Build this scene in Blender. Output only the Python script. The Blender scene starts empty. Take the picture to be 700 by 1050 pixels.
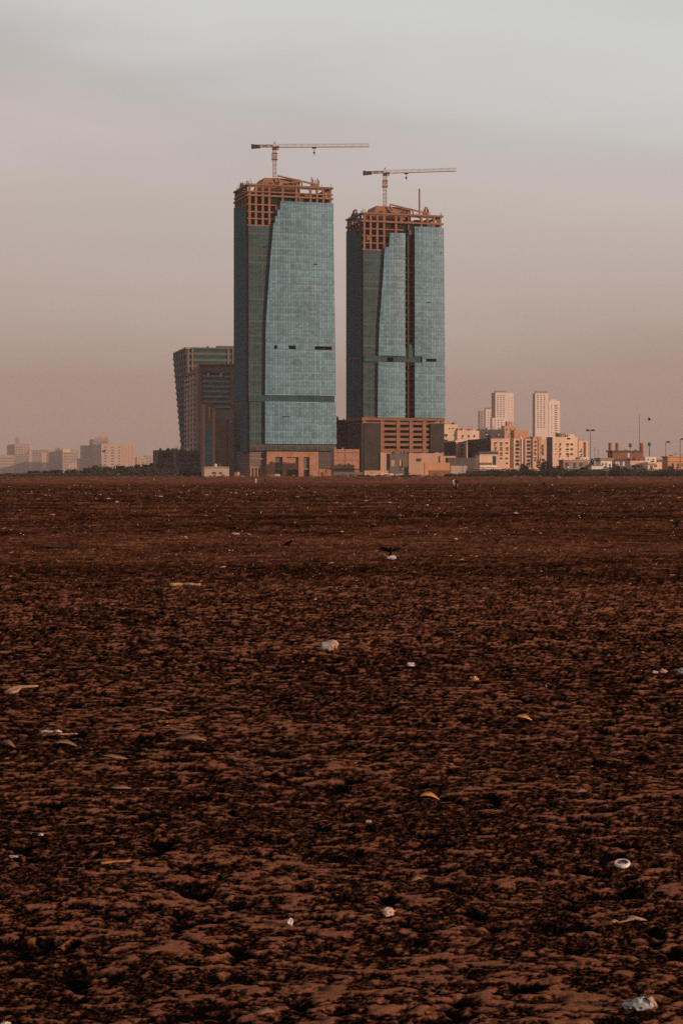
import bpy, bmesh, math, random
import numpy as np
from mathutils import noise as mnoise
from mathutils import Vector, Matrix

# ------------------------------------------------------------------ set-up
SC = bpy.context.scene
COL = SC.collection
R = math.radians
F, CX, HY, CAMH = 1900.0, 350.0, 489.0, 1.8      # focal length and principal point measured on the 700x1050 picture
GZ = 1.75                                           # level of the land behind the beach
rng = random.Random(11)
SUN_AZ, SUN_EL = 62.0, 11.0                        # degrees right of straight-behind-the-camera, and up


def at(px, py, Y):
    return Vector(((px - CX) / F * Y, Y, CAMH + (HY - py) / F * Y))


def dist(py):
    """distance of a point of the flat beach seen at row py"""
    return CAMH * F / (py - HY)


# ------------------------------------------------------------------ node helpers
def new_mat(name):
    m = bpy.data.materials.new(name)
    m.use_nodes = True
    nt = m.node_tree
    b = nt.nodes['Principled BSDF']
    return m, nt, b


def N(nt, typ, **kw):
    n = nt.nodes.new(typ)
    for k, v in kw.items():
        if k in n.inputs.keys():
            n.inputs[k].default_value = v
        else:
            setattr(n, k, v)
    return n


def math_node(nt, op, a, b=None, c=None, clamp=False):
    n = nt.nodes.new('ShaderNodeMath')
    n.operation = op
    n.use_clamp = clamp
    for i, x in enumerate((a, b, c)):
        if x is None:
            continue
        if isinstance(x, (int, float)):
            n.inputs[i].default_value = x
        else:
            nt.links.new(x, n.inputs[i])
    return n.outputs[0]


def mix_col(nt, fac, a, b, mode='MIX'):
    n = nt.nodes.new('ShaderNodeMix')
    n.data_type = 'RGBA'
    n.blend_type = mode
    n.clamp_factor = True
    for sock, x in ((n.inputs[0], fac), (n.inputs[6], a), (n.inputs[7], b)):
        if isinstance(x, (int, float)):
            sock.default_value = x
        elif isinstance(x, (tuple, list)):
            sock.default_value = (x[0], x[1], x[2], 1)
        else:
            nt.links.new(x, sock)
    return n.outputs[2]


def ramp(nt, fac, stops, interp='LINEAR'):
    n = nt.nodes.new('ShaderNodeValToRGB')
    n.color_ramp.interpolation = interp
    el = n.color_ramp.elements
    while len(el) > 1:
        el.remove(el[-1])
    for i, (p, c) in enumerate(stops):
        e = el[0] if i == 0 else el.new(p)
        e.position = p
        e.color = (c[0], c[1], c[2], 1) if isinstance(c, (tuple, list)) else (c, c, c, 1)
    nt.links.new(fac, n.inputs[0])
    return n.outputs[0]


def noise(nt, vec, scale, detail=4.0, rough=0.55):
    n = N(nt, 'ShaderNodeTexNoise')
    n.inputs['Scale'].default_value = scale
    n.inputs['Detail'].default_value = detail
    n.inputs['Roughness'].default_value = rough
    if vec is not None:
        nt.links.new(vec, n.inputs['Vector'])
    return n.outputs[0]


def surface(name, col, rough=0.85, var=0.25, scale=0.3, fine=3.0, streak=False, spec=0.3, bump=0.0, metal=0.0):
    """weathered plain surface: base colour broken up by two noises (and rain streaks)"""
    m, nt, b = new_mat(name)
    tc = N(nt, 'ShaderNodeTexCoord')
    v = tc.outputs['Object']
    if streak:
        mp = N(nt, 'ShaderNodeMapping')
        mp.inputs['Scale'].default_value = (1, 1, 0.12)
        nt.links.new(v, mp.inputs[0])
        v2 = mp.outputs[0]
    else:
        v2 = v
    n1 = noise(nt, v2, scale, 5)
    n2 = noise(nt, v, fine, 3)
    s = math_node(nt, 'ADD', math_node(nt, 'MULTIPLY', n1, 0.65), math_node(nt, 'MULTIPLY', n2, 0.35))
    dark = tuple(c * (1 - var) for c in col)
    lite = tuple(min(1, c * (1 + var)) for c in col)
    c = ramp(nt, s, [(0.3, dark), (0.5, col), (0.7, lite)])
    nt.links.new(c, b.inputs['Base Color'])
    b.inputs['Roughness'].default_value = rough
    b.inputs['Specular IOR Level'].default_value = spec
    b.inputs['Metallic'].default_value = metal
    if bump:
        bp = N(nt, 'ShaderNodeBump')
        bp.inputs['Strength'].default_value = bump
        bp.inputs['Distance'].default_value = 0.05
        nt.links.new(n2, bp.inputs['Height'])
        nt.links.new(bp.outputs[0], b.inputs['Normal'])
    return m


def curtain_mat(name, glass, mull, span, floor_line, var=0.2, rough=0.2, metal=0.35, floors=3.0, spw=0.12, linefac=0.55, spec=0.5):
    """unitised curtain wall: uv counts the panes (u) and pane rows (v); every 'floors' rows a floor line"""
    m, nt, b = new_mat(name)
    uvn = N(nt, 'ShaderNodeUVMap')
    sep = N(nt, 'ShaderNodeSeparateXYZ')
    nt.links.new(uvn.outputs[0], sep.inputs[0])
    u, v = sep.outputs[0], sep.outputs[1]
    fu = math_node(nt, 'FRACT', u)
    fv = math_node(nt, 'FRACT', v)
    ff = math_node(nt, 'FRACT', math_node(nt, 'DIVIDE', v, floors))
    iu = math_node(nt, 'FLOOR', u)
    iv = math_node(nt, 'FLOOR', v)
    cmb = N(nt, 'ShaderNodeCombineXYZ')
    nt.links.new(iu, cmb.inputs[0])
    nt.links.new(iv, cmb.inputs[1])
    wn = N(nt, 'ShaderNodeTexWhiteNoise')
    wn.noise_dimensions = '2D'
    nt.links.new(cmb.outputs[0], wn.inputs['Vector'])  # random pane tone, painting in reflections that differ from pane to pane
    cmb2 = N(nt, 'ShaderNodeCombineXYZ')                      # bays of panes share a tone
    nt.links.new(math_node(nt, 'FLOOR', math_node(nt, 'DIVIDE', u, 4.0)), cmb2.inputs[0])
    nt.links.new(math_node(nt, 'FLOOR', math_node(nt, 'DIVIDE', v, floors)), cmb2.inputs[1])
    wn2 = N(nt, 'ShaderNodeTexWhiteNoise')
    wn2.noise_dimensions = '2D'
    nt.links.new(cmb2.outputs[0], wn2.inputs['Vector'])
    cmb3 = N(nt, 'ShaderNodeCombineXYZ')                      # soft large patches of tone on the glass
    nt.links.new(u, cmb3.inputs[0])
    nt.links.new(v, cmb3.inputs[1])
    big = noise(nt, cmb3.outputs[0], 0.045, 4)
    cmb5 = N(nt, 'ShaderNodeCombineXYZ')                      # tone per pane column, painting varied reflections into the colour
    nt.links.new(math_node(nt, 'FLOOR', u), cmb5.inputs[0])
    nt.links.new(math_node(nt, 'FLOOR', math_node(nt, 'DIVIDE', v, 21.0)), cmb5.inputs[1])
    wn5 = N(nt, 'ShaderNodeTexWhiteNoise')
    wn5.noise_dimensions = '2D'
    nt.links.new(cmb5.outputs[0], wn5.inputs['Vector'])
    colm = wn5.outputs[0]
    t = math_node(nt, 'ADD', math_node(nt, 'MULTIPLY', wn.outputs[0], 0.30),
                  math_node(nt, 'ADD', math_node(nt, 'MULTIPLY', wn2.outputs[0], 0.24), math_node(nt, 'ADD', math_node(nt, 'MULTIPLY', big, 0.36), math_node(nt, 'MULTIPLY', colm, 0.22))))
    lo = tuple(c * (1 - var) for c in glass)
    hi = tuple(c * (1 + var) for c in glass)
    c = ramp(nt, t, [(0.25, lo), (0.55, glass), (0.85, hi)])
    # pane row of the spandrel
    spm = math_node(nt, 'LESS_THAN', ff, 1.0 / floors)
    c = mix_col(nt, math_node(nt, 'MULTIPLY', spm, 0.45), c, span)
    vm = math_node(nt, 'LESS_THAN', fu, 0.2)
    hm = math_node(nt, 'LESS_THAN', fv, 0.12)
    mm = math_node(nt, 'MAXIMUM', vm, hm)
    c = mix_col(nt, math_node(nt, 'MULTIPLY', mm, 0.7), c, mull)
    fl = math_node(nt, 'LESS_THAN', ff, spw)
    wn3 = N(nt, 'ShaderNodeTexWhiteNoise')
    wn3.noise_dimensions = '2D'
    cmb4 = N(nt, 'ShaderNodeCombineXYZ')
    nt.links.new(math_node(nt, 'FLOOR', math_node(nt, 'DIVIDE', u, 9.0)), cmb4.inputs[0])
    nt.links.new(math_node(nt, 'FLOOR', math_node(nt, 'DIVIDE', v, floors)), cmb4.inputs[1])
    nt.links.new(cmb4.outputs[0], wn3.inputs['Vector'])
    lw = math_node(nt, 'MULTIPLY', fl, math_node(nt, 'ADD', math_node(nt, 'MULTIPLY', wn3.outputs[0], 0.6), linefac - 0.3, clamp=True))
    c = mix_col(nt, lw, c, floor_line)
    nt.links.new(c, b.inputs['Base Color'])
    rr = math_node(nt, 'ADD', rough, math_node(nt, 'MULTIPLY', wn.outputs[0], 0.15))
    nt.links.new(rr, b.inputs['Roughness'])
    b.inputs['Metallic'].default_value = metal
    b.inputs['Specular IOR Level'].default_value = spec
    return m


def brick_mat(name, c1, c2, mortar, sx, sz, rough=0.85):
    m, nt, b = new_mat(name)
    tc = N(nt, 'ShaderNodeTexCoord')
    sep = N(nt, 'ShaderNodeSeparateXYZ')
    nt.links.new(tc.outputs['Object'], sep.inputs[0])
    cmb = N(nt, 'ShaderNodeCombineXYZ')
    nt.links.new(math_node(nt, 'ADD', sep.outputs[0], sep.outputs[1]), cmb.inputs[0])
    nt.links.new(sep.outputs[2], cmb.inputs[1])
    br = N(nt, 'ShaderNodeTexBrick')
    br.inputs['Scale'].default_value = 1
    br.inputs['Brick Width'].default_value = sx
    br.inputs['Row Height'].default_value = sz
    br.inputs['Mortar Size'].default_value = 0.06
    for k, c in (('Color1', c1), ('Color2', c2), ('Mortar', mortar)):
        br.inputs[k].default_value = (*c, 1)
    nt.links.new(cmb.outputs[0], br.inputs['Vector'])
    n1 = noise(nt, tc.outputs['Object'], 0.15, 5)
    c = mix_col(nt, 0.7, br.outputs[0], ramp(nt, n1, [(0.3, 0.55), (0.7, 1.25)]), 'MULTIPLY')
    nt.links.new(c, b.inputs['Base Color'])
    b.inputs['Roughness'].default_value = rough
    return m


M = {}
M['concrete'] = surface('bare_concrete', (0.215, 0.108, 0.070), var=0.35, scale=0.12, fine=1.2)
M['concrete_shade'] = surface('shade_dark_concrete', (0.013, 0.011, 0.010), var=0.4, scale=0.2)  # near-black: the shade of the interior is put into the colour
M['slot_shade_conc'] = surface('slot_shade_concrete', (0.165, 0.085, 0.058), var=0.4, scale=0.3)  # darker than the bare concrete to paint in the slot's shade
M['penthouse'] = surface('raw_block_concrete', (0.25, 0.115, 0.07), var=0.35, scale=0.25, fine=1.5)
M['curtain'] = curtain_mat('blue_green_curtain_wall', (0.104, 0.222, 0.296), (0.030, 0.070, 0.085), (0.07, 0.165, 0.225), (0.24, 0.35, 0.38), var=0.38, rough=0.32, metal=0.0, linefac=0.32, spec=0.4)
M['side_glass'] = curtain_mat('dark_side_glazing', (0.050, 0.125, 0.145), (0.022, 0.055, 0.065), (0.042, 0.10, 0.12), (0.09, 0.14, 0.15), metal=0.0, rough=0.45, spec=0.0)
M['recess_glass'] = curtain_mat('dark_recess_glazing', (0.036, 0.082, 0.094), (0.018, 0.036, 0.04), (0.085, 0.062, 0.058), (0.17, 0.10, 0.075), metal=0.0, var=0.35, rough=0.35, spw=0.16, linefac=0.30, spec=0.04)
M['band'] = curtain_mat('plant_floor_band', (0.020, 0.066, 0.082), (0.014, 0.035, 0.04), (0.04, 0.07, 0.07), (0.05, 0.08, 0.08), var=0.3, metal=0.0, rough=0.4, spec=0.12)
M['band_low'] = curtain_mat('dusty_low_band', (0.055, 0.068, 0.068), (0.03, 0.03, 0.03), (0.05, 0.055, 0.05), (0.13, 0.09, 0.07), var=0.6, metal=0.0, rough=0.5, spec=0.05)
M['podium'] = surface('podium_orange_stone', (0.32, 0.16, 0.105), var=0.3, scale=0.3, fine=2.0)
M['podium_grid'] = brick_mat('podium_dark_grid', (0.11, 0.085, 0.08), (0.13, 0.10, 0.09), (0.30, 0.17, 0.11), 1.9, 1.6)
M['netting'] = surface('dark_safety_netting', (0.034, 0.029, 0.026), var=0.35, scale=0.2, fine=2.5)
M['crane'] = surface('crane_paint', (0.46, 0.36, 0.31), var=0.15, rough=0.6)
M['crane_rust'] = surface('crane_red_mast', (0.30, 0.17, 0.12), var=0.25, rough=0.7)
M['dark_steel'] = surface('dark_steel', (0.035, 0.03, 0.03), var=0.3, rough=0.6)
M['grey_steel'] = surface('grey_pole_steel', (0.09, 0.08, 0.075), var=0.3, rough=0.6)
M['void'] = surface('dark_pane_glass', (0.022, 0.022, 0.024), var=0.3, rough=0.25, spec=0.5)
M['hazepane'] = surface('haze_paled_pane', (0.11, 0.09, 0.085), var=0.3, rough=0.4)  # pane paled to carry distant haze in its colour
M['bluepane'] = surface('pale_blue_pane', (0.45, 0.5, 0.55), var=0.1, rough=0.3)
M['teal_pane'] = surface('teal_strip_glass', (0.030, 0.160, 0.185), var=0.4, rough=0.2, spec=0.6)
M['brown_render'] = surface('brown_render', (0.20, 0.122, 0.095), var=0.25, scale=0.1)
M['brown_brick'] = brick_mat('brown_panel_cladding', (0.40, 0.26, 0.21), (0.34, 0.215, 0.175), (0.24, 0.155, 0.13), 4.5, 1.15)
M['grey_band'] = surface('grey_spandrel', (0.17, 0.13, 0.115), var=0.2, scale=0.2)
M['teal_dark'] = surface('dark_teal_strip_glass', (0.020, 0.072, 0.080), var=0.4, scale=0.3, rough=0.3)
M['office_front'] = surface('office_front_spandrel', (0.33, 0.225, 0.185), var=0.2, scale=0.2)
M['office_band'] = surface('office_spandrel', (0.098, 0.104, 0.102), var=0.2, scale=0.2)
M['hazecream'] = surface('haze_tinted_cream', (0.38, 0.27, 0.215), var=0.12, scale=0.1)  # this and the two below carry far haze in their colour
M['hazetan'] = surface('haze_tinted_pink', (0.30, 0.215, 0.18), var=0.15, scale=0.1)
M['hazegrey'] = surface('haze_tinted_grey', (0.19, 0.155, 0.145), var=0.15, scale=0.1)
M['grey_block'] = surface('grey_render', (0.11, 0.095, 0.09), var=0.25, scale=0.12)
M['white_wall'] = surface('white_paint_wall', (0.62, 0.53, 0.47), var=0.12, scale=0.2, streak=True)
M['cream'] = surface('cream_paint', (0.58, 0.41, 0.31), var=0.25, scale=0.15, streak=True)
M['tan'] = surface('tan_paint', (0.42, 0.25, 0.175), var=0.2, scale=0.15, streak=True)
M['pinktan'] = surface('pink_tan_paint', (0.52, 0.335, 0.25), var=0.25, scale=0.15, streak=True)
M['orange'] = surface('orange_paint', (0.46, 0.225, 0.12), var=0.2, scale=0.2)
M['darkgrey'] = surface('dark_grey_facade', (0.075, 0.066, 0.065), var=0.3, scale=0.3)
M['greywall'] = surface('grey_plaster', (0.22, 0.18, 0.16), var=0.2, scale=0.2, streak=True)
M['rust'] = surface('rust_brown', (0.20, 0.085, 0.05), var=0.35, scale=0.5)
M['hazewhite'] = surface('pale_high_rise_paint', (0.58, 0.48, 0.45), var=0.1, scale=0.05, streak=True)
M['leafdark'] = surface('dark_foliage', (0.021, 0.021, 0.016), var=0.5, scale=0.8, fine=4)
M['leafmid'] = surface('dusty_foliage', (0.033, 0.031, 0.023), var=0.5, scale=0.8, fine=4)
M['bark'] = surface('bark', (0.07, 0.05, 0.04), var=0.3)
M['roadwall'] = surface('dark_sea_wall', (0.045, 0.038, 0.034), var=0.4, scale=0.4, fine=2)
M['palewall'] = surface('pale_parapet', (0.35, 0.27, 0.225), var=0.2)
M['feather'] = surface('black_feathers', (0.006, 0.006, 0.007), var=0.4, scale=8, fine=40, rough=0.8, spec=0.05)
M['litterwhite'] = surface('white_plastic', (0.42, 0.39, 0.37), var=0.35, scale=20, fine=90, rough=0.45, bump=0.1)
M['litterpink'] = surface('soiled_paper', (0.40, 0.27, 0.21), var=0.35, scale=20, fine=90, rough=0.8, bump=0.2)
M['littergrey'] = surface('grey_plastic_film', (0.27, 0.27, 0.28), var=0.3, scale=20, fine=90, rough=0.4)
M['litterorange'] = surface('dry_orange_leaf', (0.58, 0.23, 0.065), var=0.3, scale=20, fine=90, rough=0.8)
M['stickorange'] = surface('orange_brown_wood', (0.34, 0.135, 0.05), var=0.35, scale=15, fine=70, rough=0.9)
M['deadleaf'] = surface('brown_dead_leaf', (0.23, 0.115, 0.06), var=0.35, scale=20, fine=90, rough=0.9)
M['twig'] = surface('pale_dry_wood', (0.36, 0.205, 0.125), var=0.35, scale=15, fine=70, rough=0.9, bump=0.3)
M['darkwood'] = surface('black_wet_wood', (0.018, 0.015, 0.013), var=0.4, scale=4, fine=30, rough=0.8, bump=0.4)
M['scrapwhite'] = surface('sun_bleached_plastic', (0.62, 0.57, 0.52), var=0.2, scale=20)
M['scraptan'] = surface('sun_bleached_paper', (0.52, 0.33, 0.22), var=0.2, scale=20)
M['red'] = surface('red_print', (0.45, 0.03, 0.03), var=0.1, rough=0.5)
M['skin'] = surface('skin', (0.25, 0.14, 0.09), var=0.08, scale=5, rough=0.6)
M['hair'] = surface('black_hair', (0.012, 0.010, 0.010), var=0.3, scale=30, rough=0.5)
M['clothwhite'] = surface('white_cotton', (0.40, 0.36, 0.32), var=0.15, scale=6, rough=0.9)
M['clothred'] = surface('rust_red_cloth', (0.30, 0.06, 0.03), var=0.2, scale=6, rough=0.9)
M['clothblack'] = surface('black_cloth', (0.014, 0.013, 0.015), var=0.3, scale=6, rough=0.9)
M['rock'] = surface('dark_rubble', (0.13, 0.085, 0.065), var=0.5, scale=1.2, fine=5)


# ------------------------------------------------------------------ mesh builder
class MB:
    def __init__(self):
        self.v, self.f, self.m, self.uv = [], [], [], []
        self.has_uv = False

    def quad(self, a, b, c, d, mi=0, uv=None):
        i = len(self.v)
        self.v += [tuple(a), tuple(b), tuple(c), tuple(d)]
        self.f.append((i, i + 1, i + 2, i + 3))
        self.m.append(mi)
        if uv:
            self.has_uv = True
        self.uv += list(uv) if uv else [(0, 0)] * 4

    def poly(self, pts, mi=0):
        i = len(self.v)
        self.v += [tuple(p) for p in pts]
        self.f.append(tuple(range(i, i + len(pts))))
        self.m.append(mi)
        self.uv += [(0, 0)] * len(pts)

    def box(self, x0, x1, y0, y1, z0, z1, mi=0):
        self.hexa([(x0, y0, z0), (x1, y0, z0), (x1, y1, z0), (x0, y1, z0)],
                  [(x0, y0, z1), (x1, y0, z1), (x1, y1, z1), (x0, y1, z1)], mi)

    def hexa(self, lo, hi, mi=0):
        """prism between two rings, lower and upper (counter-clockwise seen from above)"""
        n = len(lo)
        for k in range(n):
            k2 = (k + 1) % n
            self.quad(lo[k], lo[k2], hi[k2], hi[k], mi)
        self.poly(list(reversed(lo)), mi)
        self.poly(hi, mi)

    def bar(self, p, q, r=0.1, mi=0, n=4, r2=None):
        p, q = Vector(p), Vector(q)
        d = q - p
        if d.length < 1e-6:
            return
        d.normalize()
        a = d.orthogonal().normalized()
        b = d.cross(a)
        r2 = r if r2 is None else r2
        A = [p + (a * math.cos(t) + b * math.sin(t)) * r for t in [2 * math.pi * (k + .5) / n for k in range(n)]]
        B = [q + (a * math.cos(t) + b * math.sin(t)) * r2 for t in [2 * math.pi * (k + .5) / n for k in range(n)]]
        self.hexa(A, B, mi)

    def loft(self, rings, mi=0, cap=True):
        n = len(rings[0])
        base = len(self.v)
        for r_ in rings:
            self.v += [tuple(p) for p in r_]
        for i in range(len(rings) - 1):
            for k in range(n):
                k2 = (k + 1) % n
                self.f.append((base + i * n + k, base + i * n + k2, base + (i + 1) * n + k2, base + (i + 1) * n + k))
                self.m.append(mi)
                self.uv += [(0, 0)] * 4
        if cap:
            self.f.append(tuple(base + k for k in reversed(range(n))))
            self.f.append(tuple(base + (len(rings) - 1) * n + k for k in range(n)))
            self.m += [mi, mi]
            self.uv += [(0, 0)] * (2 * n)

    def tube(self, pts, radii, n=8, mi=0, squash=1.0):
        pts = [Vector(p) for p in pts]
        rings = []
        for i, p in enumerate(pts):
            d = (pts[min(i + 1, len(pts) - 1)] - pts[max(i - 1, 0)]).normalized()
            a = d.cross(Vector((0, 0, 1)))
            if a.length < 1e-3:
                a = d.cross(Vector((0, 1, 0)))
            a.normalize()
            b = a.cross(d)
            r_ = radii[i] if isinstance(radii, (list, tuple)) else radii
            rings.append([p + (a * math.cos(2 * math.pi * k / n) + b * math.sin(2 * math.pi * k / n) * squash) * r_ for k in range(n)])
        self.loft(rings, mi)

    def mesh(self, name, mats, smooth=False):
        me = bpy.data.meshes.new(name)
        me.from_pydata(self.v, [], self.f)
        for m_ in mats:
            me.materials.append(m_)
        me.polygons.foreach_set('material_index', self.m)
        if self.has_uv:
            ul = me.uv_layers.new(name='UVMap')
            flat = [0.0] * (2 * len(self.uv))
            i = 0
            for p in me.polygons:
                for k in range(len(p.vertices)):
                    pass
            flat = [c for uv in self.uv for c in uv]
            ul.data.foreach_set('uv', flat)
        if smooth:
            me.polygons.foreach_set('use_smooth', [True] * len(me.polygons))
        me.update()
        return me

    def build(self, name, mats, parent=None, smooth=False, loc=None, rotz=None, label=None):
        if not isinstance(mats, (list, tuple)):
            mats = [mats]
        o = bpy.data.objects.new(name, self.mesh(name, mats, smooth))
        COL.objects.link(o)
        if parent is not None:
            o.parent = parent
        if loc is not None:
            o.location = loc
        if rotz is not None:
            o.rotation_euler[2] = rotz
        if label:
            o['label'] = label
        return o


def thing(name, label, cat, loc=(0, 0, 0), rotz=0.0, group=None):
    o = bpy.data.objects.new(name, None)
    COL.objects.link(o)
    o.empty_display_size = 0.5
    o.location = loc
    o.rotation_euler = (0, 0, rotz)
    o['label'], o['category'] = label, cat
    if group:
        o['group'] = group
    return o


def tag(o, label, cat, group=None, kind=None):
    o['label'], o['category'] = label, cat
    if group:
        o['group'] = group
    if kind:
        o['kind'] = kind
    return o


def dup(o, parent=None):
    c = o.copy()
    COL.objects.link(c)
    c.parent = parent
    for ch in o.children:
        dup(ch, c)
    return c


class Fr:
    """local frame of a building: x along its front, y into its depth, origin at the near corner"""
    def __init__(self, px, Y, th=17.0):
        self.th = R(th)
        self.C = Vector(((px - CX) / F * Y, Y, 0))
        self.c, self.si = math.cos(self.th), math.sin(self.th)

    def s(self, px):
        k = (px - CX) / F
        return (k * self.C.y - self.C.x) / (self.c - k * self.si)

    def d(self, px):
        k = (px - CX) / F
        return (k * self.C.y - self.C.x) / (-self.si - k * self.c)

    def z(self, py, px=None):
        Y = self.C.y + (self.s(px) * self.si if px is not None else 0)
        return CAMH + (HY - py) / F * Y

    def zd(self, py, px):
        Y = self.C.y + self.d(px) * self.c
        return CAMH + (HY - py) / F * Y

    def root(self, name, label, cat, group=None):
        return thing(name, label, cat, (self.C.x, self.C.y, 0), self.th, group)


# ------------------------------------------------------------------ ground
def gnoise(x, y, seed):
    ca, sa = math.cos(seed * 1.37 + 0.4), math.sin(seed * 1.37 + 0.4)
    x, y = x * ca - y * sa + seed * 17.31, x * sa + y * ca - seed * 9.73
    xi, yi = np.floor(x), np.floor(y)
    xf, yf = x - xi, y - yi
    xi, yi = xi.astype(np.int64), yi.astype(np.int64)

    def g(ix, iy):
        h = (ix * 374761393 + iy * 668265263 + seed * 2147483647) & 0xFFFFFFFF
        h = ((h ^ (h >> 13)) * 1274126177) & 0xFFFFFFFF
        h = h ^ (h >> 16)
        a = (h & 0xFFFF) / 65536.0 * 2 * np.pi
        return np.cos(a), np.sin(a)
    u = xf * xf * xf * (xf * (xf * 6 - 15) + 10)
    v = yf * yf * yf * (yf * (yf * 6 - 15) + 10)
    r_ = []
    for dx, dy in ((0, 0), (1, 0), (0, 1), (1, 1)):
        gx, gy = g(xi + dx, yi + dy)
        r_.append(gx * (xf - dx) + gy * (yf - dy))
    a = r_[0] + (r_[1] - r_[0]) * u
    b = r_[2] + (r_[3] - r_[2]) * u
    return (a + (b - a) * v) * 1.5


def sstep(a, b, t):
    t = np.clip((t - a) / (b - a), 0, 1)
    return t * t * (3 - 2 * t)


def ground_height(x, y):
    x = np.asarray(x, dtype=np.float64)
    y = np.asarray(y, dtype=np.float64)
    ay = np.maximum(np.abs(y), 2.0)
    dy = ay * ay / (CAMH * F)
    far = 1 - sstep(120, 420, ay)

    def w(lam):
        return sstep(0.12, 1.0, lam / dy)
    # domain warp
    wx = x + 0.06 * gnoise(x / 0.28, y / 0.28, 3) + 0.02 * gnoise(x / 0.09, y / 0.09, 33)
    wy = y + 0.05 * gnoise(x / 0.28, y / 0.28, 4) + 0.015 * gnoise(x / 0.09, y / 0.09, 34)
    # flat trodden plates (pale, dry) lying in crumbled damp ground, with dents (old footprints) darkened by painted shade
    p = (0.42 * gnoise(wx / 0.30, wy / 0.16, 5) + 0.66 * gnoise(wx / 0.13, wy / 0.075, 6) + 0.25 * gnoise(x / 1.9, y / 1.3, 7)
         + 0.46 * gnoise(x / 0.058, y / 0.04, 16) + 0.28 * gnoise(x / 0.026, y / 0.020, 17))
    smooth = sstep(0.10, 0.50, p)
    q = 0.7 * gnoise(wx / 0.27, wy / 0.20, 41) + 0.5 * gnoise(wx / 0.12, wy / 0.10, 42)
    dent = sstep(0.16, 0.56, q)
    crumb = np.abs(gnoise(x / 0.052, y / 0.046, 9))
    rough = (np.abs(gnoise(wx / 0.13, wy / 0.10, 8)) * 0.0085 * w(0.12) + crumb * 0.0055 * w(0.06)
             + gnoise(x / 0.024, y / 0.022, 10) * 0.003 * w(0.04))
    soft = gnoise(wx / 0.17, wy / 0.15, 11) * 0.004 * w(0.17) + gnoise(x / 0.04, y / 0.04, 12) * 0.0016 * w(0.04)
    h = smooth * (0.006 + soft) + (1 - smooth) * (rough - 0.004) - dent * 0.022 * w(0.2)
    h = h + gnoise(x / 0.011, y / 0.011, 45) * 0.0016 * w(0.02) * (1 - 0.6 * smooth)
    h = h * (0.6 + 0.4 * far)
    h = h + gnoise(x / 0.6, y / 0.5, 13) * 0.013 * w(0.7) + gnoise(x / 3.1, y / 2.3, 14) * 0.03 + gnoise(x / 11, y / 7, 15) * 0.06 * sstep(15, 60, ay)
    grain = np.clip(0.24 + 0.55 * crumb + 0.30 * gnoise(x / 0.035, y / 0.028, 44), 0, 1)
    grain = np.clip(grain + 0.45 * gnoise(x / 0.012, y / 0.011, 46) * w(0.02), 0, 1)
    smooth = np.clip(smooth * (0.74 + 0.42 * grain) + (1 - smooth) * grain - 0.50 * dent, 0, 1)  # dents darkened in the colour to deepen their shade
    fl_ = 0.30 + 0.70 * w(0.16)
    streak = 0.11 * gnoise(x / 1.6, y / 0.9, 47) + 0.10 * gnoise(x / 0.6, y / 0.5, 48)
    smooth = 0.43 + (smooth - 0.43) * fl_ + streak * (1 - w(0.16))
    # rise to the rough berm at the top of the beach
    b = sstep(560, 800, y + 14 * gnoise(x / 70, y / 60, 21)) * GZ
    rb = sstep(560, 740, y) * (1 - sstep(880, 960, y))
    b = b + rb * (0.40 * gnoise(x / 26, y / 14, 22) + 0.26 * gnoise(x / 8, y / 7, 23) + 0.13 * gnoise(x / 2.7, y / 3, 24))
    bs = gnoise(x / 9, y / 5, 31) * 0.4 + gnoise(x / 40, y / 9, 32) * 0.7
    dry_and_lit = np.clip(0.5 + 1.12 * (smooth - 0.47) + 0.17 * bs * sstep(9, 34, ay) + 0.07 * sstep(8, 40, ay) + 0.16 * sstep(330, 640, ay), 0, 1)  # paler with distance: sunlit mound fronts put into the colour; upper beach drier
    return h + b, dry_and_lit


def gz(x, y):
    return float(ground_height(np.array([x]), np.array([y]))[0][0])


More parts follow.
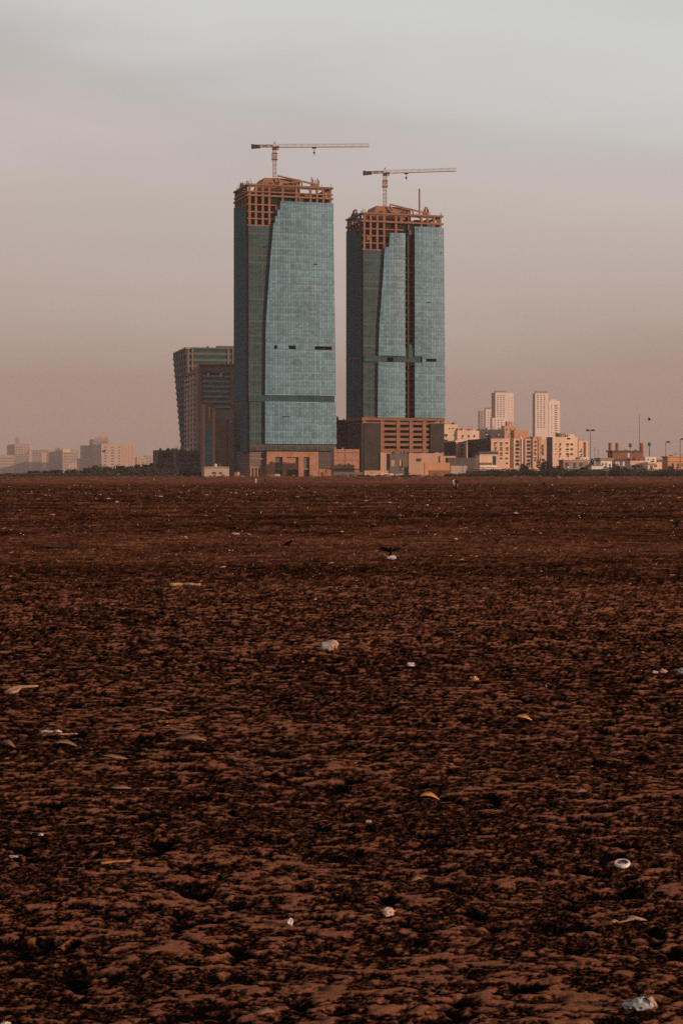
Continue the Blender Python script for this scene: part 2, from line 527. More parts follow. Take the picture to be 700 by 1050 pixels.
def make_ground():
    ys = [-300, -200, -120, -70, -40, -22, -12, -6, -2, 0, 1.2, 2.2, 3.0, 3.7, 4.3, 4.8]
    py = 1130.0
    while py > 500.5:
        ys.append(dist(py))
        py -= 0.85
    y = ys[-1]
    while y < 560:
        y *= 1.016
        ys.append(y)
    while y < 960:
        y += 2.2
        ys.append(y)
    while y < 8200:
        y *= 1.06
        ys.append(y)
    ys.append(8400)
    ys = np.array(ys)
    du = 1.35 / F
    inner = np.arange(-0.225, 0.2251, du)
    o1 = np.arange(0.225 + 3 / F, 0.36, 4 / F)
    dense = np.concatenate([-o1[::-1], inner, o1])
    tt = (np.arange(1, 19) / 18.0) ** 2.6
    U = np.concatenate([-1 - tt[::-1], dense, 1 + tt])
    Wd = np.maximum(ys, 4.5)
    X = np.zeros((len(ys), len(U)))
    um = dense.max()
    for j, u in enumerate(U):
        if abs(u) <= um:
            X[:, j] = u * Wd
        else:
            t = abs(u) - 1
            X[:, j] = np.sign(u) * (um * Wd + (3200 - um * Wd) * t)
    Y = np.repeat(ys[:, None], len(U), 1)
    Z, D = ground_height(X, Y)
    nr, nc = X.shape
    co = np.stack([X, Y, Z], -1).reshape(-1, 3)
    idx = np.arange(nr * nc).reshape(nr, nc)
    q = np.stack([idx[:-1, :-1], idx[:-1, 1:], idx[1:, 1:], idx[1:, :-1]], -1).reshape(-1, 4)
    me = bpy.data.meshes.new('beach')
    me.vertices.add(len(co))
    me.vertices.foreach_set('co', co.astype(np.float32).ravel())
    me.loops.add(q.size)
    me.loops.foreach_set('vertex_index', q.astype(np.int32).ravel())
    me.polygons.add(len(q))
    me.polygons.foreach_set('loop_start', np.arange(0, q.size, 4, dtype=np.int32))
    me.polygons.foreach_set('use_smooth', np.ones(len(q), dtype=bool))
    at_ = me.attributes.new('dry_and_lit', 'FLOAT', 'POINT')
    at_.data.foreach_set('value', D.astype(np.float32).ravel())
    me.update(calc_edges=True)
    m, nt, b = new_mat('damp_brown_sand')
    tc = N(nt, 'ShaderNodeTexCoord')
    v = tc.outputs['Object']
    att = N(nt, 'ShaderNodeAttribute')
    att.attribute_name = 'dry_and_lit'  # dry and damp sand plus painted light and shade
    n1 = noise(nt, v, 90, 6, 0.78)
    n2 = noise(nt, v, 380, 3, 0.6)
    n3 = noise(nt, v, 3.2, 6, 0.65)
    n4 = noise(nt, v, 0.12, 4, 0.6)
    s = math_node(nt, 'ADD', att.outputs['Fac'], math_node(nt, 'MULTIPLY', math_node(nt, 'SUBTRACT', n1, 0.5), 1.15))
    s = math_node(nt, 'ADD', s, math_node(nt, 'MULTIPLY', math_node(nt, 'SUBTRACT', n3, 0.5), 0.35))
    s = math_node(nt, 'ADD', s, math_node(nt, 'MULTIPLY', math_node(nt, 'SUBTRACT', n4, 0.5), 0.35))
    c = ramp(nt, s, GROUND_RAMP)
    c = mix_col(nt, 0.55, c, ramp(nt, n2, [(0.3, 0.5), (0.7, 1.5)]), 'MULTIPLY')
    # broken shell grit
    vor = N(nt, 'ShaderNodeTexVoronoi')
    vor.inputs['Scale'].default_value = 9
    nt.links.new(v, vor.inputs['Vector'])
    sel = math_node(nt, 'LESS_THAN', vor.outputs['Distance'], 0.055)
    sep = N(nt, 'ShaderNodeSeparateColor')
    nt.links.new(vor.outputs['Color'], sep.inputs[0])
    sel = math_node(nt, 'MULTIPLY', sel, math_node(nt, 'GREATER_THAN', sep.outputs[0], 0.82))
    c = mix_col(nt, sel, c, (0.34, 0.22, 0.15))
    nt.links.new(c, b.inputs['Base Color'])
    b.inputs['Roughness'].default_value = 0.95
    b.inputs['Specular IOR Level'].default_value = 0.0
    bp = N(nt, 'ShaderNodeBump')
    bp.inputs['Strength'].default_value = 0.9
    bp.inputs['Distance'].default_value = 0.022
    hh = math_node(nt, 'ADD', math_node(nt, 'MULTIPLY', n1, 1.0), math_node(nt, 'MULTIPLY', n2, 0.35))
    nt.links.new(hh, bp.inputs['Height'])
    nt.links.new(bp.outputs[0], b.inputs['Normal'])
    me.materials.append(m)
    o = bpy.data.objects.new('beach', me)
    COL.objects.link(o)
    o['kind'] = 'structure'
    o['label'] = 'dark red brown trampled beach sand reaching to the buildings'
    return o


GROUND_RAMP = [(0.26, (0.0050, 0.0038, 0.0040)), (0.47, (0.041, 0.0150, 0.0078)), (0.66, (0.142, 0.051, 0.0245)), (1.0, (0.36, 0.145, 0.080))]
make_ground()


# ------------------------------------------------------------------ towers
def curtain(mb, fleft, fright, z0, z1, w, panel=2.6, row=4.2, holes=(), mi=0, bulge=0.0, zref=0.0, zcuts=()):
    """sheet of glazing between two edges (functions of z), cut into panels; cells inside holes are left out"""
    n = max(1, int(round((z1 - z0) / row)))
    zs = sorted(set([z0 + (z1 - z0) * k / n for k in range(n + 1)] + [h for H in holes for h in H[2:4] if z0 < h < z1] + [c for c in zcuts if z0 < c < z1]))
    for a, b_ in zip(zs[:-1], zs[1:]):
        if b_ - a < 0.02:
            continue
        la, lb, ra, rb = fleft(a + .15), fleft(b_ - .15), fright(a), fright(b_)
        lo, hi = min(la, lb), max(ra, rb)
        cuts = set(k * panel for k in range(int(math.floor(lo / panel)), int(math.ceil(hi / panel)) + 1))
        cuts |= set(h for H in holes for h in H[0:2])
        cuts = sorted(c for c in cuts if max(la, lb) + .3 < c < min(ra, rb) - .3)
        bot, top = [la] + cuts + [ra], [lb] + cuts + [rb]

        def P(u, z):
            t = (u - lo) / max(hi - lo, 1e-3)
            return (u, w - bulge * math.sin(math.pi * min(max(t, 0), 1)), z)

        def UV(u, z):
            return (u / 1.55, (z - zref) / 1.4)
        for k in range(len(bot) - 1):
            cu = (bot[k] + bot[k + 1] + top[k] + top[k + 1]) / 4
            cz = (a + b_) / 2
            if any(H[0] <= cu <= H[1] and H[2] <= cz <= H[3] for H in holes):
                continue
            q = ((bot[k], a), (bot[k + 1], a), (top[k + 1], b_), (top[k], b_))
            mb.quad(*[P(*p) for p in q], mi, [UV(*p) for p in q])


def lerp_tab(tab):
    """piecewise linear function through (x, y) pairs"""
    tab = sorted(tab)
    xs, ys = [t[0] for t in tab], [t[1] for t in tab]
    return lambda x: float(np.interp(x, xs, ys))


def edge_glaze(mb, pts, mi=0):
    """vertical glazed face between two plan points (x0,y0)-(x1,y1), z0..z1 given per end"""
    (x0, y0, a0, b0), (x1, y1, a1, b1) = pts
    L = math.hypot(x1 - x0, y1 - y0)
    n = max(1, int(L / 2.6))
    for k in range(n):
        t0, t1 = k / n, (k + 1) / n
        A = (x0 + (x1 - x0) * t0, y0 + (y1 - y0) * t0)
        B = (x0 + (x1 - x0) * t1, y0 + (y1 - y0) * t1)
        za0, za1 = a0 + (a1 - a0) * t0, a0 + (a1 - a0) * t1
        zb0, zb1 = b0 + (b1 - b0) * t0, b0 + (b1 - b0) * t1
        mb.quad((*A, za0), (*B, za1), (*B, zb1), (*A, zb0), mi,
                [(L * t0 / 1.55, za0 / 1.4), (L * t1 / 1.55, za1 / 1.4), (L * t1 / 1.55, zb1 / 1.4), (L * t0 / 1.55, zb0 / 1.4)])


def solid(o, t=0.35):
    md = o.modifiers.new('thickness', 'SOLIDIFY')
    md.thickness = t
    md.offset = 1
    return o


def lattice(mb, p0, p1, w, h, bay, r=0.14, mi=0, tri=False):
    p0, p1 = Vector(p0), Vector(p1)
    d = p1 - p0
    L = d.length
    d.normalize()
    side = d.cross(Vector((0, 0, 1)))
    if side.length < 0.1:
        side = Vector((1, 0, 0))
    side.normalize()
    up = side.cross(d)
    offs = [side * w / 2 + up * -h / 2, side * -w / 2 + up * -h / 2]
    offs += [up * h / 2] if tri else [side * -w / 2 + up * h / 2, side * w / 2 + up * h / 2]
    for o in offs:
        mb.bar(p0 + o, p1 + o, r, mi)
    n = max(1, int(L / bay))
    for k in range(n):
        a, b_ = p0 + d * (L * k / n), p0 + d * (L * (k + 1) / n)
        for j in range(len(offs)):
            o1, o2 = offs[j], offs[(j + 1) % len(offs)]
            if k % 2:
                o1, o2 = o2, o1
            mb.bar(a + o1, b_ + o2, r * 0.7, mi)
            mb.bar(a + offs[j], a + offs[(j + 1) % len(offs)], r * 0.6, mi)


def tower_crane(label, fr, px_mast, py_base, py_jib, px_tail, px_tip, py_tip, px_hook, w_in, ext):
    Y = fr.C.y + fr.s(px_mast) * fr.si + w_in
    k = Y / F
    x = (px_mast - CX) * k
    zb = CAMH + (HY - py_base) * k
    zj = CAMH + (HY - py_jib) * k
    t = thing('tower_crane', label, 'crane', (x, Y, zb), 0, 'tower cranes on the roofs')
    H = zj - zb
    mb = MB(); lattice(mb, (0, 0, -1.0), (0, 0, H - 2.2), 1.9, 1.9, 2.0, 0.16)
    mb.build('mast', M['crane_rust'], t)
    mb = MB()
    c0 = H * 0.52
    mb.box(-1.7, 1.7, -1.7, 1.7, c0, c0 + 0.5); mb.box(-1.5, 1.5, -1.5, 1.5, c0 + 3.6, c0 + 4.0)
    for sx in (-1.5, 1.5):
        for sy in (-1.5, 1.5):
            mb.bar((sx, sy, c0), (sx, sy, c0 + 4), .14)
            mb.bar((sx, sy, c0), (-sx, sy, c0 + 4), .10)
    mb.build('climbing_collar', M['crane_rust'], t)
    mb = MB(); mb.box(-1.4, 1.4, -1.4, 1.4, H - 2.2, H - 1.4); mb.tube([(0, 0, H - 1.4), (0, 0, H - .4)], 1.2, 10)
    mb.build('slewing_ring', M['crane_rust'], t)
    mb = MB(); mb.box(1.1, 2.7, -2.6, -.9, H - 2.7, H - 0.4)
    cab = mb.build('cab', M['crane'], t)
    mb = MB(); mb.box(1.25, 2.55, -2.68, -2.62, H - 1.9, H - 0.7); mb.build('windscreen', M['void'], cab)
    tail, tip = (px_tail - px_mast) * k, (px_tip - px_mast) * k
    dz = (py_jib - py_tip) * k
    sl = dz / tip
    mb = MB(); lattice(mb, (1.0, 0, H), (tip, 0, H + sl * tip), 1.4, 1.8, 2.1, 0.13, tri=True); mb.build('jib', M['crane'], t)
    mb = MB(); lattice(mb, (-1.0, 0, H - .1), (tail + 1, 0, H - .1 + sl * tail), 1.5, 1.1, 2.0, 0.18); mb.build('counter_jib', M['crane_rust'], t)
    mb = MB()
    for j in range(3):
        mb.box(tail - .2 + j * 1.75, tail + 1.4 + j * 1.75, -1.0, 1.0, H - 1.6 + sl * tail + .15 * j, H + .9 + sl * tail - .25 * j)
    mb.build('counterweight', M['dark_steel'], t)
    mb = MB(); mb.bar((-.7, -.7, H), (0, 0, H + 2.6), .18); mb.bar((.7, -.7, H), (0, 0, H + 2.6), .18); mb.bar((-.7, .7, H), (0, 0, H + 2.6), .18); mb.bar((.7, .7, H), (0, 0, H + 2.6), .18)
    mb.build('tower_head', M['crane_rust'], t)
    hx = (px_hook - px_mast) * k
    mb = MB(); mb.box(hx - 1.2, hx + 1.2, -.9, .9, H - 1.7 + sl * hx, H - 1.0 + sl * hx); mb.build('trolley', M['dark_steel'], t)
    mb = MB(); mb.bar((hx - .3, 0, H - 1.5), (hx - .1, 0, H - ext), .07); mb.bar((hx + .3, 0, H - 1.5), (hx + .1, 0, H - ext), .07); mb.build('hoist_rope', M['dark_steel'], t)
    mb = MB(); mb.box(hx - .55, hx + .55, -.3, .3, H - ext - 1.1, H - ext); mb.tube([(hx, 0, H - ext - 1.0), (hx, 0, H - ext - 1.7), (hx + .35, 0, H - ext - 2.0), (hx + .6, 0, H - ext - 1.6)], .12, 6)
    mb.build('hook_block', M['dark_steel'], t)
    return t


def roof_frame(t, fr, xs, zs_front, depth, dpos, top_only_from):
    """raw concrete frame: slabs at the z levels and columns between them, along front and left side"""
    W = fr.W
    for i, z in enumerate(zs_front):
        mb = MB()
        th = 1.0 if i >= len(zs_front) - 2 else 0.75
        o = 0.55 if i >= len(zs_front) - 2 else 0.0
        if i >= len(zs_front) - 2:                       # the two top levels are open ring beams
            for (a, b, c, d_) in ((-o, W + o, -o, 1.6), (-o, W + o, depth - 1.6, depth + o), (-o, 1.4, 1.6, depth - 1.6), (W - 1.4, W + o, 1.6, depth - 1.6)):
                mb.box(a, b, c, d_, z - th, z)
            for k in (1, 4):
                mb.box(1.4, W - 1.4, depth * k / 5 - .4, depth * k / 5 + .4, z - th + .05, z - .05)
        else:
            mb.box(-o, fr.Wslab, -o, depth, z - th, z)
        mb.build('floor_slab', M['concrete'], t)
    zt, zb = zs_front[-1] - 1.3, zs_front[0]
    for x, zlow in xs:
        mb = MB(); mb.box(x - .62, x + .62, 0.12, 1.42, zlow, zt); mb.build('column', M['concrete'], t)
    rn = random.Random(int(W * 10))
    for k in range(26):
        x, y = (rn.uniform(0, W), rn.uniform(.2, 1.2)) if k < 16 else (rn.uniform(.2, 1), rn.uniform(0, depth))
        mb = MB(); zt_ = zs_front[-1]
        mb.tube([(x, y, zt_ - .4), (x + rn.uniform(-.15, .15), y, zt_ + 1), (x + rn.uniform(-.25, .25), y, zt_ + rn.uniform(1.2, 2.6))], .13, 5)
        mb.build('starter_bar', M['rust'], t)
    for k in range(6):
        x, lv = rn.uniform(1, W - 5), rn.choice(zs_front[1:-1])
        mb = MB(); mb.quad((x, -.25, lv - 3.4), (x + rn.uniform(2, 4.5), -.35, lv - 3.0), (x + rn.uniform(2.5, 4), -.2, lv + .1), (x + .2, -.15, lv))
        solid(mb.build('debris_net', M[rn.choice(('netting', 'darkgrey', 'rust'))], t), .05)
    for k in range(7):
        x = rn.uniform(3, W - 6)
        mb = MB(); zt_ = zs_front[-1]
        mb.bar((x, rn.uniform(2, 5), zt_ - 1), (x + rn.uniform(-3, 3), rn.uniform(2, 5), zt_ + rn.uniform(1, 3.5)), .16); mb.build('prop', M['crane_rust'], t)
    for k in range(9):
        x, lv = rn.uniform(2, W - 4), zs_front[-2]
        mb = MB(); mb.box(x, x + rn.uniform(1.5, 4), 2.3, 4.5, lv - .4, lv + rn.uniform(1.2, 3.2)); mb.build('formwork_stack', M[rn.choice(('rust', 'penthouse', 'concrete_shade'))], t)
    for y in dpos:
        mb = MB(); mb.box(0.12, 1.4, y - .6, y + .6, zb, zt); mb.build('column', M['concrete'], t)
    for x in (W - .8,):
        for y in dpos:
            mb = MB(); mb.box(x - .6, x + .6, y - .6, y + .6, top_only_from, zt); mb.build('column', M['concrete'], t)


# ---- left tower
def tower_left():
    fr = Fr(254, 1060)
    t = fr.root('glass_tower', 'taller left blue green glass tower with unbroken curved front and bare concrete crown', 'tower', 'twin glass towers under construction')
    s, z = fr.s, fr.z
    W = s(340.5); D = fr.d(240.3)
    fr.W = W; fr.Wslab = W
    zs = [z(230), z(223), z(216), z(208.5), z(199), z(195.3), z(187.3)]
    zs = [z(230), z(223), z(216), z(208.5), z(199.0), z(188.0)]
    top = zs[-1]
    # core, plus a near-black box added behind crown openings as painted shade
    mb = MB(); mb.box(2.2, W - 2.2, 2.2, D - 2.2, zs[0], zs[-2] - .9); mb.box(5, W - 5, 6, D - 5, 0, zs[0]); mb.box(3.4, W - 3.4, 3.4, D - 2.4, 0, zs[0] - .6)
    mb.build('shade_core', M['concrete_shade'], t)
    cols = [(s(256.2), zs[0]), (s(262.6), zs[0]), (s(269.6), zs[0]), (s(276.3), zs[0]), (s(290), zs[3]), (s(304), zs[3]), (s(318.5), zs[3]), (s(325.3), zs[3]), (s(331.6), zs[3]), (s(338.8), zs[3])]
    roof_frame(t, fr, cols, zs, D, [D * .2, D * .4, D * .6, D * .8, D - .8], zs[3])
    # low slab edge over the top openings
    mb = MB(); mb.box(-.4, W + .4, -.45, .9, z(196.6), z(195.3)); mb.box(-.4, .9, .9, D, z(196.6), z(195.3)); mb.build('edge_beam', M['concrete'], t)
    # penthouse block and the clutter of formwork
    mb = MB()
    x0, x1 = s(270), s(311)
    mb.hexa([(x0 - 1.5, 7, top - 3), (x1, 7, top - 3), (x1, D - 8, top - 3), (x0 - 1.5, D - 8, top - 3)],
            [(x0 + 2.6, 7, z(180.2, 275)), (x1, 7, z(181.5, 300)), (x1, D - 8, z(181.5, 300)), (x0 + 2.6, D - 8, z(180.2, 275))])
    mb.build('penthouse', M['penthouse'], t)
    for q in range(4):
        mb = MB(); xx = x0 + 5 + (x1 - x0 - 7) * q / 4; mb.box(xx, xx + 2.2, 6.85, 6.98, top - .2, top + 2.2 + .5 * (q % 2)); mb.build('opening', M['void'], t)
    mb = MB()
    mb.bar((s(287), 5, z(178.8, 287)), (s(327), 5, z(188, 327)), .55); mb.bar((s(287), 5, z(178.8)), (s(291), 5, z(189)), .5)
    mb.bar((s(300), 4, z(184)), (s(311), 4, z(182)), .4); mb.bar((s(311), 4, z(182)), (s(312), 4, z(189)), .5)
    mb.box(s(288), s(292), 4.4, 5.4, z(188), z(185)); mb.build('formwork_ramp', M['crane_rust'], t)
    mb = MB()
    for px, pyt in ((322, 180), (323.5, 182), (326, 183), (328.2, 181), (329.5, 183.5)):
        mb.bar((s(px), 6, top - 1), (s(px + .5), 6.3, z(pyt, px)), .32)
    mb.box(s(321.5), s(329.6), 5.6, 7, z(186.5), z(185.4)); mb.box(s(322.5), s(325.0), 6, 7.5, z(188), z(183.8)); mb.build('rebar_cage', M['rust'], t)
    mb = MB()
    d1 = fr.d(246.5)
    mb.bar((1, d1 - 2, top), (1, d1 + 2.5, z(182.5)), .5); mb.bar((1, d1 + 5, top), (1, d1 + 2.5, z(182)), .5); mb.bar((2.5, d1, top), (2, d1 + 2.5, z(182)), .5)
    mb.box(.6, 3, d1 + .3, d1 + 4.2, top - .2, z(186)); mb.build('form_prop', M['rust'], t)
    # light curved front sheet in two tiers
    fl = lerp_tab([(z(462), s(271)), (z(412), s(271)), (z(405), s(271)), (z(330), s(271.8)), (z(280), s(275.2)), (z(230), s(279.4)), (z(228.2), s(279.6)), (z(228), s(281)),
                   (z(221.2), s(281.2)), (z(221), s(283.4)), (z(214.2), s(283.4)), (z(214), s(286.2)), (z(206), s(286.5))])
    frr = lerp_tab([(z(470), s(344.2)), (z(405), s(343.4)), (z(330), s(342.3)), (z(240), s(341)), (z(206), s(340.9))])
    holes = [(s(280), s(283.2), z(357.3), z(353.6)), (s(295), s(302), z(357.3), z(353.6)), (s(321.5), s(340), z(357.4), z(353.8)),
             (s(338.5), s(341), z(225.3), z(224.2)), (s(320), s(324.5), z(269.6), z(268.6)), (s(288), s(296), z(427.4), z(426.6))]
    ztop = z(207.2, 300)
    mb = MB(); curtain(mb, fl, frr, z(405), ztop, -1.6, holes=holes, bulge=.35, zref=z(405), zcuts=[z(228), z(221), z(214)]); solid(mb.build('curtain_wall', M['curtain'], t))
    mb = MB(); curtain(mb, fl, frr, z(455), z(411.5), -1.6, holes=holes, bulge=.35, zref=z(405)); solid(mb.build('curtain_wall', M['curtain'], t, label='lower tier of glazing under the dark band'))
    mb = MB(); curtain(mb, lambda q: s(254.6), lambda q: s(342.3), z(411.5), z(405), -.9, zref=z(405)); solid(mb.build('plant_band', M['band'], t))
    mb = MB(); curtain(mb, lambda q: s(255.5), lambda q: s(343.6), z(462), z(455), -1.0, zref=z(405)); solid(mb.build('lower_band', M['band_low'], t))
    # panes standing open
    for px, py in ((270, 252), (277, 252.3)):
        mb = MB(); mb.box(s(px), s(px) + 2.4, -1.5, -.4, z(py + .5), z(py)); mb.build('open_vent', M['void'], t)
    # recessed glazing on the left part of the front
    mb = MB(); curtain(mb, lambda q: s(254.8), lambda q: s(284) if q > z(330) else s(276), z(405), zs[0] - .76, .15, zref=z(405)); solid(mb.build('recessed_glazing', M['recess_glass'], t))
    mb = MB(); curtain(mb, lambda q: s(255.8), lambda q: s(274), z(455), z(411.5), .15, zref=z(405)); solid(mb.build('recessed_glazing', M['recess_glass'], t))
    # left flank: flat upper tier, and a lower tier tapering in
    mb = MB()
    edge_glaze(mb, ((0.0, D, z(408), fr.zd(213.5, 240.4)), (0.0, fr.d(247.3), z(408), fr.zd(209, 247.3))))
    edge_glaze(mb, ((0.0, fr.d(247.3), z(408), z(211)), (0.0, 2.6, z(408), z(215))))
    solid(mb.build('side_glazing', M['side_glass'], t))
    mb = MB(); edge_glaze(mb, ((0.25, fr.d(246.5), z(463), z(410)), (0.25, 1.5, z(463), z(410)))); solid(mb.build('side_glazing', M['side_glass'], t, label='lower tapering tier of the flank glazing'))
    mb = MB(); mb.box(-.35, 1, .6, D, z(410), z(408)); mb.box(0.05, 2.4, .9, 2.5, z(462), zs[0]); mb.box(.1, 1, fr.d(246.5), D - .2, z(455), z(410)); mb.build('side_reveal', M['dark_steel'], t)
    # unseen back and right flanks
    mb = MB(); edge_glaze(mb, ((W, .2, 0, ztop), (W, D, 0, ztop))); edge_glaze(mb, ((W, D, 0, ztop), (0, D, 0, ztop))); mb.build('rear_glazing', M['side_glass'], t)
    # podium
    p = MB()
    p.box(s(256.5), s(343.6), 1.5, D, 0, z(462.4))
    p.build('podium_block', M['podium_grid'], t)
    p = MB()
    pf = -1.2
    zt, zm = z(463), z(468.5)
    p.box(s(273), s(326), pf, 1.5, zm, zt)
    for a, b_ in ((273, 281.5), (289.2, 293.3), (305.5, 310.8), (316.8, 326)):
        p.box(s(a), s(b_), pf, 1.5, 0, zm)
    p.box(s(281.5), s(316.8), pf + .9, 1.5, z(481.5), z(480.3))
    p.build('portal_frame', M['podium'], t)
    for a, b_ in ((281.5, 289.2), (293.3, 305.5), (310.8, 316.8)):
        m_ = MB(); m_.box(s(a), s(b_), pf + 1.4, 1.5, z(480.3), zm, 0); m_.box(s(a), s(b_), pf + 1.7, 1.5, 0, z(481.5), 1)
        m_.build('window', [M['podium'] if a == 293.3 else M['grey_block'], M['void']], t)
    p = MB()
    for px in (257, 260.5, 264, 267.5, 271):
        p.box(s(px), s(px + 1.2), .9, 1.5, 0, z(479))
    p.box(s(256.5), s(272.5), .6, 1.5, z(480), z(478.8)); p.box(s(256.5), s(272.5), .8, 1.5, z(471), z(470)); p.build('arcade', M['podium'], t)
    p = MB(); p.box(s(327), s(342.6), .3, 1.5, z(480), z(463)); p.build('louvred_bay', M['darkgrey'], t)
    p = MB(); p.box(s(326.5), s(333), -1, 1.5, 0, z(480.5)); p.box(s(334.5), s(342.8), -.7, 1.5, 0, z(481.5)); p.box(s(333), s(334.5), .6, 1.5, 0, z(481)); p.build('low_annex', M['podium'], t)
    tower_crane('white tower crane on the taller left tower with its long jib to the right', fr, 281.5, 179.5, 149.5, 258, 378.5, 149.0, 322, 9, 3.4)
    return fr


def tower_right():
    fr = Fr(371.5, 1090)
    t = fr.root('glass_tower', 'shorter right blue green glass tower split by a dark vertical slot on its front', 'tower', 'twin glass towers under construction')
    s, z = fr.s, fr.z
    W = s(453.3); D = fr.d(355.3)
    fr.W = W; fr.Wslab = s(413.6)
    zs = [z(255), z(248), z(240.5), z(233.5), z(225.5), z(217.5)]
    top = zs[-1]
    x414, x424 = s(414.2), s(424)
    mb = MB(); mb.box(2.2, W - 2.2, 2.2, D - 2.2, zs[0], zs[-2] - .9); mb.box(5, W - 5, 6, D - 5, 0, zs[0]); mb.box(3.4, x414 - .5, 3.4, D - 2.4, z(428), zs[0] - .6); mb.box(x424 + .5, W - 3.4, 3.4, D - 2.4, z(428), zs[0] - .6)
    mb.build('shade_core', M['concrete_shade'], t)  # near-black boxes behind crown and slot openings, painting their shade
    cols = [(s(373.6), zs[0]), (s(380), zs[0]), (s(386.8), zs[0]), (s(393.8), zs[0]), (s(406), zs[2]), (s(432), zs[3]), (s(438.5), zs[3]), (s(445), zs[3]), (s(451.3), zs[3])]
    roof_frame(t, fr, cols, zs, D, [D * .2, D * .4, D * .6, D * .8, D - .8], zs[3])
    mb = MB(); mb.box(-.4, W + .4, -.45, .9, z(227.4), z(226.4)); mb.box(-.4, .9, .9, D, z(227.4), z(226.4)); mb.build('edge_beam', M['concrete'], t)
    mb = MB(); mb.box(s(418.6), s(419.9), 1.0, 1.8, z(428), zs[-1] - 1.3); mb.build('column', M['slot_shade_conc'], t)
    zz = zs[0] - 4.2
    while zz > z(427):
        if not (z(372) < zz < z(356)):
            mb = MB(); mb.box(x414 - 1, x424 + 1, 1.7, 6, zz - .65, zz); mb.build('floor_slab', M['slot_shade_conc'], t)
        zz -= 4.2
    mb = MB()
    x0, x1 = s(384), s(425)
    mb.hexa([(x0 - .5, 7, top - 3), (x1, 7, top - 3), (x1, D - 8, top - 3), (x0 - .5, D - 8, top - 3)],
            [(x0 + 3.6, 7, z(209.2, 390)), (x1, 7, z(211, 410)), (x1, D - 8, z(211, 410)), (x0 + 3.6, D - 8, z(209.2, 390))])
    mb.build('penthouse', M['penthouse'], t)
    for q in range(4):
        mb = MB(); xx = x0 + 5 + (x1 - x0 - 7) * q / 4; mb.box(xx, xx + 2.2, 6.85, 6.98, top - .2, top + 2.2 + .5 * (q % 2)); mb.build('opening', M['void'], t)
    mb = MB(); mb.bar((s(402), 5, z(208.2, 402)), (s(438), 5, z(217, 438)), .5); mb.bar((s(402), 5, z(208.2)), (s(408), 5, z(217)), .5); mb.bar((s(425), 4, z(211)), (s(426), 4, z(218)), .5)
    mb.box(s(404), s(409), 4.4, 5.4, z(217), z(213.5)); mb.build('formwork_ramp', M['crane_rust'], t)
    mb = MB(); mb.bar((s(432.8), 5, top - 1.5), (s(432.6), 5, z(192.5, 433)), .5, n=6); mb.build('vent_pipe', M['concrete'], t)
    mb = MB()
    for px, pyt in ((437.5, 213), (439, 210.5), (440.8, 211), (442, 213)):
        mb.bar((s(px), 6, top - 1), (s(px + .4), 6.3, z(pyt, px)), .4)
    mb.box(s(437), s(442.4), 5.6, 7, z(217), z(213.5)); mb.build('rebar_cage', M['rust'], t)
    mb = MB()
    d1 = fr.d(361)
    mb.bar((1, d1 - 4, top), (1, d1 + 1.5, z(211)), .5); mb.bar((1, d1 + 7, top), (1, d1 - 2.5, z(210.5)), .5); mb.bar((2.5, d1, top), (2, d1 - 2, z(210.5)), .5)
    mb.box(.6, 3, d1 - 3, d1 + 3.0, top - .2, z(214.5)); mb.build('form_prop', M['rust'], t)
    fl = lerp_tab([(z(428), s(386.2)), (z(371), s(386.6)), (z(330), s(388)), (z(290), s(391)), (z(253), s(393.4)), (z(252.9), s(397.6)), (z(239), s(398.6))])
    holes = [(s(396), s(402.5), z(371), z(366)), (s(435.4), s(446), z(369.9), z(366.6)), (s(436), s(440), z(309), z(308.2)), (s(449), s(453), z(257), z(256.2))]
    mb = MB(); curtain(mb, fl, lambda q: x414, z(364.5), z(239.3, 405), -1.5, holes=holes, bulge=.2, zref=z(428), zcuts=[z(253)]); solid(mb.build('curtain_wall', M['curtain'], t))
    mb = MB(); curtain(mb, fl, lambda q: x414, z(428), z(371), -1.5, holes=holes, bulge=.2, zref=z(428)); solid(mb.build('curtain_wall', M['curtain'], t, label='lower left sheet of the glazing under the dark band'))
    frr = lerp_tab([(z(428), s(455.3)), (z(330), s(454.6)), (z(233), s(453.6))])
    mb = MB(); curtain(mb, lambda q: x424, frr, z(428), z(233.2, 440), -1.5, holes=holes + [(s(424), s(431.7), z(371), z(364.5))], bulge=.2, zref=z(428)); solid(mb.build('curtain_wall', M['curtain'], t, label='right hand sheet of the split glazing'))
    mb = MB(); curtain(mb, lambda q: s(372.5), lambda q: s(432.2), z(371), z(364.5), -.7, holes=[(s(396), s(402.5), z(371), z(366))], zref=z(428)); solid(mb.build('plant_band', M['band'], t))
    mb = MB(); curtain(mb, lambda q: s(413.8), lambda q: s(424.5), z(364.5), z(355.5), -.6, zref=z(428)); mb.box(s(417.5), s(421), -1.4, -.7, z(366), z(353)); solid(mb.build('slot_panel', M['band'], t))
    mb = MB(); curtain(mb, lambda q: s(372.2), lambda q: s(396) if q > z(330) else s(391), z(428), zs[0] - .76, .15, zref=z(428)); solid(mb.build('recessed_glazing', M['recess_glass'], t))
    mb = MB()
    edge_glaze(mb, ((0, D, z(428), fr.zd(237.5, 355.4)), (0, fr.d(365.5), z(428), fr.zd(234.8, 365.5))))
    edge_glaze(mb, ((0, fr.d(365.5), z(428), z(238)), (0, 2.4, z(428), z(240))))
    solid(mb.build('side_glazing', M['side_glass'], t))
    mb = MB(); mb.box(0.05, 2.3, .9, 2.4, z(428), zs[0]); mb.box(-.5, .2, 1, D, z(367), z(365)); mb.build('side_reveal', M['dark_steel'], t)
    mb = MB(); edge_glaze(mb, ((W, .2, z(428), zs[3]), (W, D, z(428), zs[3]))); edge_glaze(mb, ((W, D, z(428), zs[3]), (0, D, z(428), zs[3]))); mb.build('rear_glazing', M['side_glass'], t)
